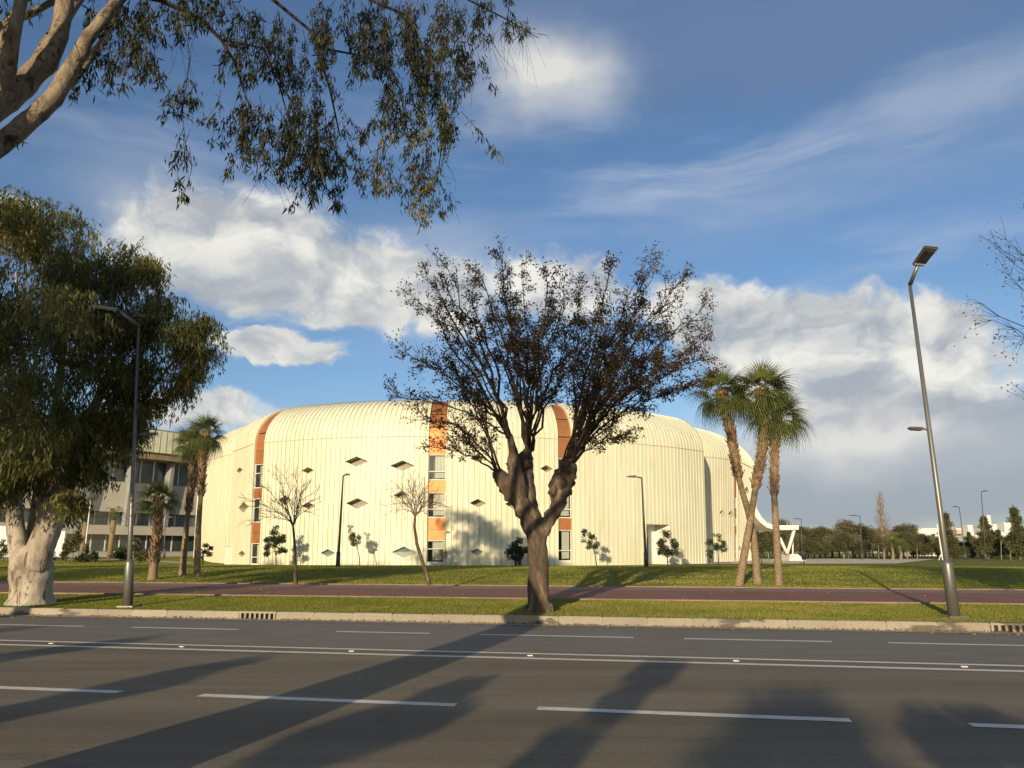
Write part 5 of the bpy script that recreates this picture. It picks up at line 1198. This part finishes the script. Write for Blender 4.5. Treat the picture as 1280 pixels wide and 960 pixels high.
# bare young trees
def bare_tree(trunk, Y, tips, label, m='twig', r0=.075, group='bare young trees on the lawn'):
    base = G(*trunk[0]); Y = base.y if Y is None else Y
    t = thing('bare_tree', base, label, 'tree', group); P3 = [base - Vector((0, 0, .08))] + [P(*p, Y) for p in trunk[1:]]; q = MB()
    n = len(P3) - 1; q.tube(P3, [r0 * (1 - .5 * i / n) for i in range(n + 1)], 8, .12, 6); q.build('trunk', MAT['twig_pale'] if m == 'pale' else MAT['bark'], t, True); b = MB(); a = P3[-1]
    for x, y in tips:
        e = P(x, y, Y + random.gauss(0, .5)); c = a.lerp(e, .4) + Vector((0, 0, .35)) ; p = branch(b, a.lerp(P3[-2], random.random() * .3), c, e, .022, .005, 8, 4, .03)
        for i in range(2, 9):
            for _ in range(2):
                d = ((p[i] - p[i - 1]).normalized() + rv(.45) + Vector((0, 0, .25))).normalized(); L = random.uniform(.3, .75); e2 = p[i] + d * L; b.tube([p[i], p[i].lerp(e2, .5) + rv(.04), e2], [.0075, .006, .004], 3, cap=False)
                d2 = (d + rv(.4)).normalized(); e3 = p[i].lerp(e2, .6) + d2 * L * .6; b.tube([p[i].lerp(e2, .6), e3], [.0055, .0035], 3, cap=False)
    b.build('branches', MAT['twig_mid'], t)
bare_tree([(370, 728), (369, 700), (368, 675), (366, 655)], None, [(308, 625), (325, 605), (335, 640), (345, 595), (358, 592), (370, 598), (382, 610), (392, 625), (385, 640), (350, 630), (320, 650), (376, 625)], 'leafless young tree with a straight dark stem and wide fan of twigs')
bare_tree([(537, 728.5), (529, 705), (521, 680), (518, 658), (519, 645)], None, [(492, 625), (500, 610), (510, 605), (520, 608), (531, 612), (540, 625), (548, 632), (496, 640), (505, 630), (527, 628), (535, 645)], 'leafless young tree with a leaning pale based stem before the middle orange band')
# the tall bare poplar
def poplar():
    base = on_ground(1105.5, 98); Y = 98; t = thing('bare_poplar', base, 'tall narrow leafless poplar with tan twigs on the far lawn edge', 'tree'); q = MB()
    q.tube([base - Vector((0, 0, .1)), P(1105, 675, Y), P(1101, 640, Y), P(1099, 612, Y)], [.16, .12, .07, .02], 7); b = MB(); LC = []
    for i in range(150):
        f = random.random(); z0 = P(1105, 692, Y).lerp(P(1099, 620, Y), f); sgn = random.uniform(-1, 1); w_ = (9 if f < .55 else 6) * math.sin(math.pi * (.15 + .8 * (1 - f))) * sgn + (4 if f < .4 else 0)
        px, py = proj(z0); e = P(px + w_ * 1.1, py - random.uniform(10, 26) * (1 - .5 * f), Y + random.gauss(0, .6)); b.tube([z0, z0.lerp(e, .4) + Vector((w_ * .04, 0, -.05)), e], [.03, .018, .007], 3, cap=False)
        for _ in range(int(14 * (1.15 - f))): LC.append(z0.lerp(e, random.random()) + rv(.14))
    q.build('trunk', MAT['twig_pale'], t, True); b.build('branches', MAT['twig_pale'], t); C = np.array(LC); build_leaves('crown', C, RNG.normal(size=C.shape), .14, .07, MAT['leaf_tan'], t)
poplar()

# far trees: several shapes, each copied along the edge of the field
def far_tree_proto(seed, h, r, m, n, flat):
    random.seed(seed); base = Vector((0, 400, -50)); t = thing('far_tree', base, None, 'tree', 'trees along the far edge of the field'); q = MB(); cl = []
    q.tube([base, base + Vector((.1, 0, h * .3)), base + Vector((-.1, 0, h * .7))], [.2, .15, .06], 6)
    if flat:
        for i in range(13): f = i / 12; cl.append((base + Vector((0, 0, h * (.10 + .88 * f))), (r * (1.08 - f) * .55, r * (1.08 - f) * .55, h * .07)))
    for i in range(22 if not flat else 40):
        a = random.random() * 6.28; f = random.random(); rr = r * (math.sin(math.pi * (.2 + .75 * f)) if not flat else (1.05 - f)) * math.sqrt(random.random()) * .85; zz = h * (.30 + .66 * f) if not flat else h * (.16 + .8 * f)
        c = base + Vector((rr * math.cos(a), rr * math.sin(a), zz)); s = r * (.34 if not flat else .16 + .22 * (1 - f)); cl.append((c, (s, s, s * .75)))
        if i % 3 == 0: q.tube([base + Vector((0, 0, h * .25)), c], [.07, .02], 4, cap=False)
    q.build('trunk', MAT['twig_pale' if seed % 2 else 'twig'], t); C, D, rr = clump_leaves(cl, int(n * 2.2), .3, .2, .1); build_leaves('crown', C, D, .27, .15, MAT[m], t, rr); return t
protos = [far_tree_proto(1, 7.2, 4.0, 'leaf_far', 3000, False), far_tree_proto(2, 6.2, 3.6, 'leaf_far', 2800, False), far_tree_proto(3, 6.8, 3.8, 'leaf_olive', 2800, False), far_tree_proto(4, 5.2, 3.4, 'leaf_olive', 2400, False), far_tree_proto(5, 8.2, 2.7, 'leaf_olive', 5200, True)]
random.seed(21)
used = set()
def far_at(pi, px, Y, sc, label):
    o = protos[pi] if pi not in used else copy_tree(protos[pi]); used.add(pi); b = on_ground(px, Y)
    for ch in o.children: ch.matrix_parent_inverse = Matrix.Translation((0, 400, -50)).inverted()
    o.location = b; o.scale = (sc * random.uniform(.92, 1.1), sc, sc * random.uniform(.94, 1.06)); o.rotation_euler = (0, 0, random.random() * 6.28); o['label'] = label
LM = [(985, 'behind the white canopy'), (1015, 'behind the litter bin'), (1040, 'just right of the canopy bin'), (1065, 'left of the poplar lamp'), (1090, 'behind the poplar lamp'),
      (1112, 'behind the bare poplar'), (1135, 'behind the low palms'), (1160, 'left of the leaning white mast'), (1195, 'behind the leaning steel lamp'), (1220, 'behind the slim far lamp'), (1250, 'behind the tallest far lamp'), (1285, 'by the edge conifer'), (1400, 'beyond the right picture edge')]
KIND = ['olive round', 'low olive', 'green round', 'small spreading']; seen = {}
for row, (Y0, stp) in enumerate(((112, 13), (122, 10), (135, 9))):
    px = 945 + row * 5
    while px < 1310:
        Y = Y0 + random.uniform(-4, 5); far = ss(px, 1120, 1180)
        pi = random.choice((0, 1, 2, 2)) if row else random.choice((1, 3, 3, 2))
        sc = (.52 if row == 0 else .63 if row == 1 else .72) * random.uniform(.75, 1.15) * (1 - .36 * far)
        if not (row == 0 and random.random() < .25) and not (far > .5 and row == 2 and random.random() < .5):
            lab = KIND[pi] + ' tree, ' + ('front', 'middle', 'back')[row] + ' of the far belt, ' + next(t for x, t in LM if px < x)
            if lab in seen: lab = ('another ', 'third ', 'fourth ')[min(2, seen[lab] - 1)] + lab if seen.__setitem__(lab, seen[lab] + 1) is None else lab
            else: seen[lab] = 1
            far_at(pi, px, Y, sc, lab)
        px += stp * random.uniform(.7, 1.3)
for px, Y, sc, lab in ((1189, 104, .70, 'dark conical pine just behind the leaning street lamp pole'), (1236, 108, .74, 'dark broad pine behind the tallest far lamp post'), (1276, 100, .80, 'dark pointed conifer at the right picture edge'), (1253, 118, .50, 'small dark pine between the broad pine and the edge conifer'), (1215, 120, .46, 'small dark pine between the two slim far lamp posts')):
    far_at(4, px, Y, sc, lab)
for px, Y, h, lab in ((1116.5, 97, 1.9, 'low yellowish fan palm right of the bare poplar'), (1126.5, 99, 1.6, 'second low yellowish fan palm further from the bare poplar')):
    b = on_ground(px, Y); x0, y0 = proj(b); x1, y1 = proj(b + Vector((0, 0, h))); palm([(x0, y0), (x0, (y0 + y1) / 2), (x1, y1)], Y, None, lab, 'low palms on the far lawn', 16, .95, None, (.14, .14, .2), 5, int(px))
# staked saplings and pale stems on the far lawn
for px, pt, Y, lab in ((1099, 684, 98, 'pale staked sapling stem left of the bare poplar'), (1147, 686, 96, 'pale staked sapling between the low palms and the leaning lamp'), (1229, 686, 93, 'pale staked sapling beside the tallest far lamp post'), (1252, 676, 95, 'taller pale staked sapling right of the broad pine'), (1264, 690, 94, 'short pale staked sapling near the edge conifer')):
    small_tree([(px, 702), (px - .5, (702 + pt) / 2), (px - 1, pt)], Y, [(px - 1, pt - 2, 3), (px, pt - 5, 2)], 110, 'leaf_olive', lab, 'staked saplings on the far lawn', .16, .08, 'staked_sapling', .055, 'twig_pale')
b = on_ground(1179, 94); t = thing('leaning_mast', b, 'white leaning mast with a small tripod foot behind the street lamp', 'mast'); q = MB(); q.tube([b + Vector((0, 0, 0)), P(1172, 660, 94), P(1171, 655, 94)], [.10, .07, .06], 7); q.build('pole', MAT['white_frame'], t)
for dx in (-.5, .5): q = MB(); q.tube([b + Vector((dx, 0, 0)), b.lerp(P(1172, 660, 94), .22)], [.05, .05], 5); q.build('leg', MAT['white_frame'], t)

# white houses far behind the trees
def house(px0, px1, ytop, Y, label, m='white', storeys=2, stair=False):
    a, b = on_ground(px0, Y), on_ground(px1, Y); zt = P(px0, ytop, Y).z; zb = a.z - .5; W = b.x - a.x; c = (a + b) / 2
    t = thing('far_house', c, label, 'house', 'white houses beyond the field'); q = MB(); q.box((c.x, Y + 5, (zb + zt) / 2), (W, 10, zt - zb)); wl = q.build('wall', MAT[m], t)
    q = MB(); q.box((c.x, Y + 5, zt + .15), (W + .3, 10.3, .4)); q.build('parapet', MAT['white'], t); n = max(2, int(W / 3))
    for s in range(storeys):
        for i in range(n):
            q = MB(); q.box((a.x + W * (i + .5) / n, Y - .02, zt - 1.7 - 3.0 * s), (1.0, .12, 1.3)); q.build('window', MAT['glass_dark'], t)
    if stair: q = MB(); q.box((c.x + W * .2, Y + 4, zt + 1.5), (W * .3, 3, 2.8)); q.build('roof_stair', MAT[m], t)
house(1151, 1176, 662, 200, 'white flat-roofed house behind the trees left of the leaning lamp'); house(1200, 1214, 662, 205, 'narrow pinkish house behind the slim far lamp post', 'orange_wall'); house(1210, 1232, 671, 190, 'low white house between the two slim far lamp posts', 'white', 2, True)
house(1240, 1254, 657, 210, 'tall narrow white house rising behind the broad pine', 'white', 3, True); house(1250, 1284, 667, 195, 'wide white house behind the edge conifer', 'white', 2, True); house(1290, 1330, 668, 200, 'white house partly beyond the right picture edge')

# shrubs and young trees in front of the grey building
GB = 'shrubs before the grey building'
small_tree([(150, 705), (151, 697)], 72, [(148, 690, 8), (156, 694, 8), (143, 695, 5)], 1100, 'leaf_dark', 'dark rounded bush left of the lamp pole before the grey facade', GB, .2, .1, 'shrub')
small_tree([(173, 709), (173, 700), (173, 693)], 62, [(172, 676, 6), (166, 686, 8), (180, 688, 9), (174, 694, 8), (184, 696, 5)], 2000, 'leaf_olive', 'leafy green young tree just right of the lamp pole and left of the short palm', GB, .16, .08)
for px, y0, m, lab in ((82, 676, 'leaf_brown', 'reddish brown sapling nearest the split eucalyptus trunk'), (91, 668, 'leaf_olive', 'slim olive sapling in the row before the white mast'), (98, 660, 'leaf_brown', 'tallest brown leaved sapling by the white mast'), (108, 682, 'leaf_dark', 'low dark sapling just right of the white mast'), (4, 676, 'leaf_dark', 'dark sapling before the sunlit boundary wall')):
    small_tree([(px, 708), (px, 695), (px + .5, 686)], 66, [(px, y0 + 6, 5), (px + 2, y0 + 14, 6), (px - 3, y0 + 18, 5), (px + 1, y0, 3)], 650, m, lab, 'saplings before the grey building', .17, .08, 'sapling', .035)
small_tree([(112, 706), (112, 700)], 68, [(108, 698, 8), (118, 697, 7), (100, 699, 6)], 900, 'leaf_dark', 'low dark hedge-like bush beside the white mast', GB, .2, .1, 'shrub')
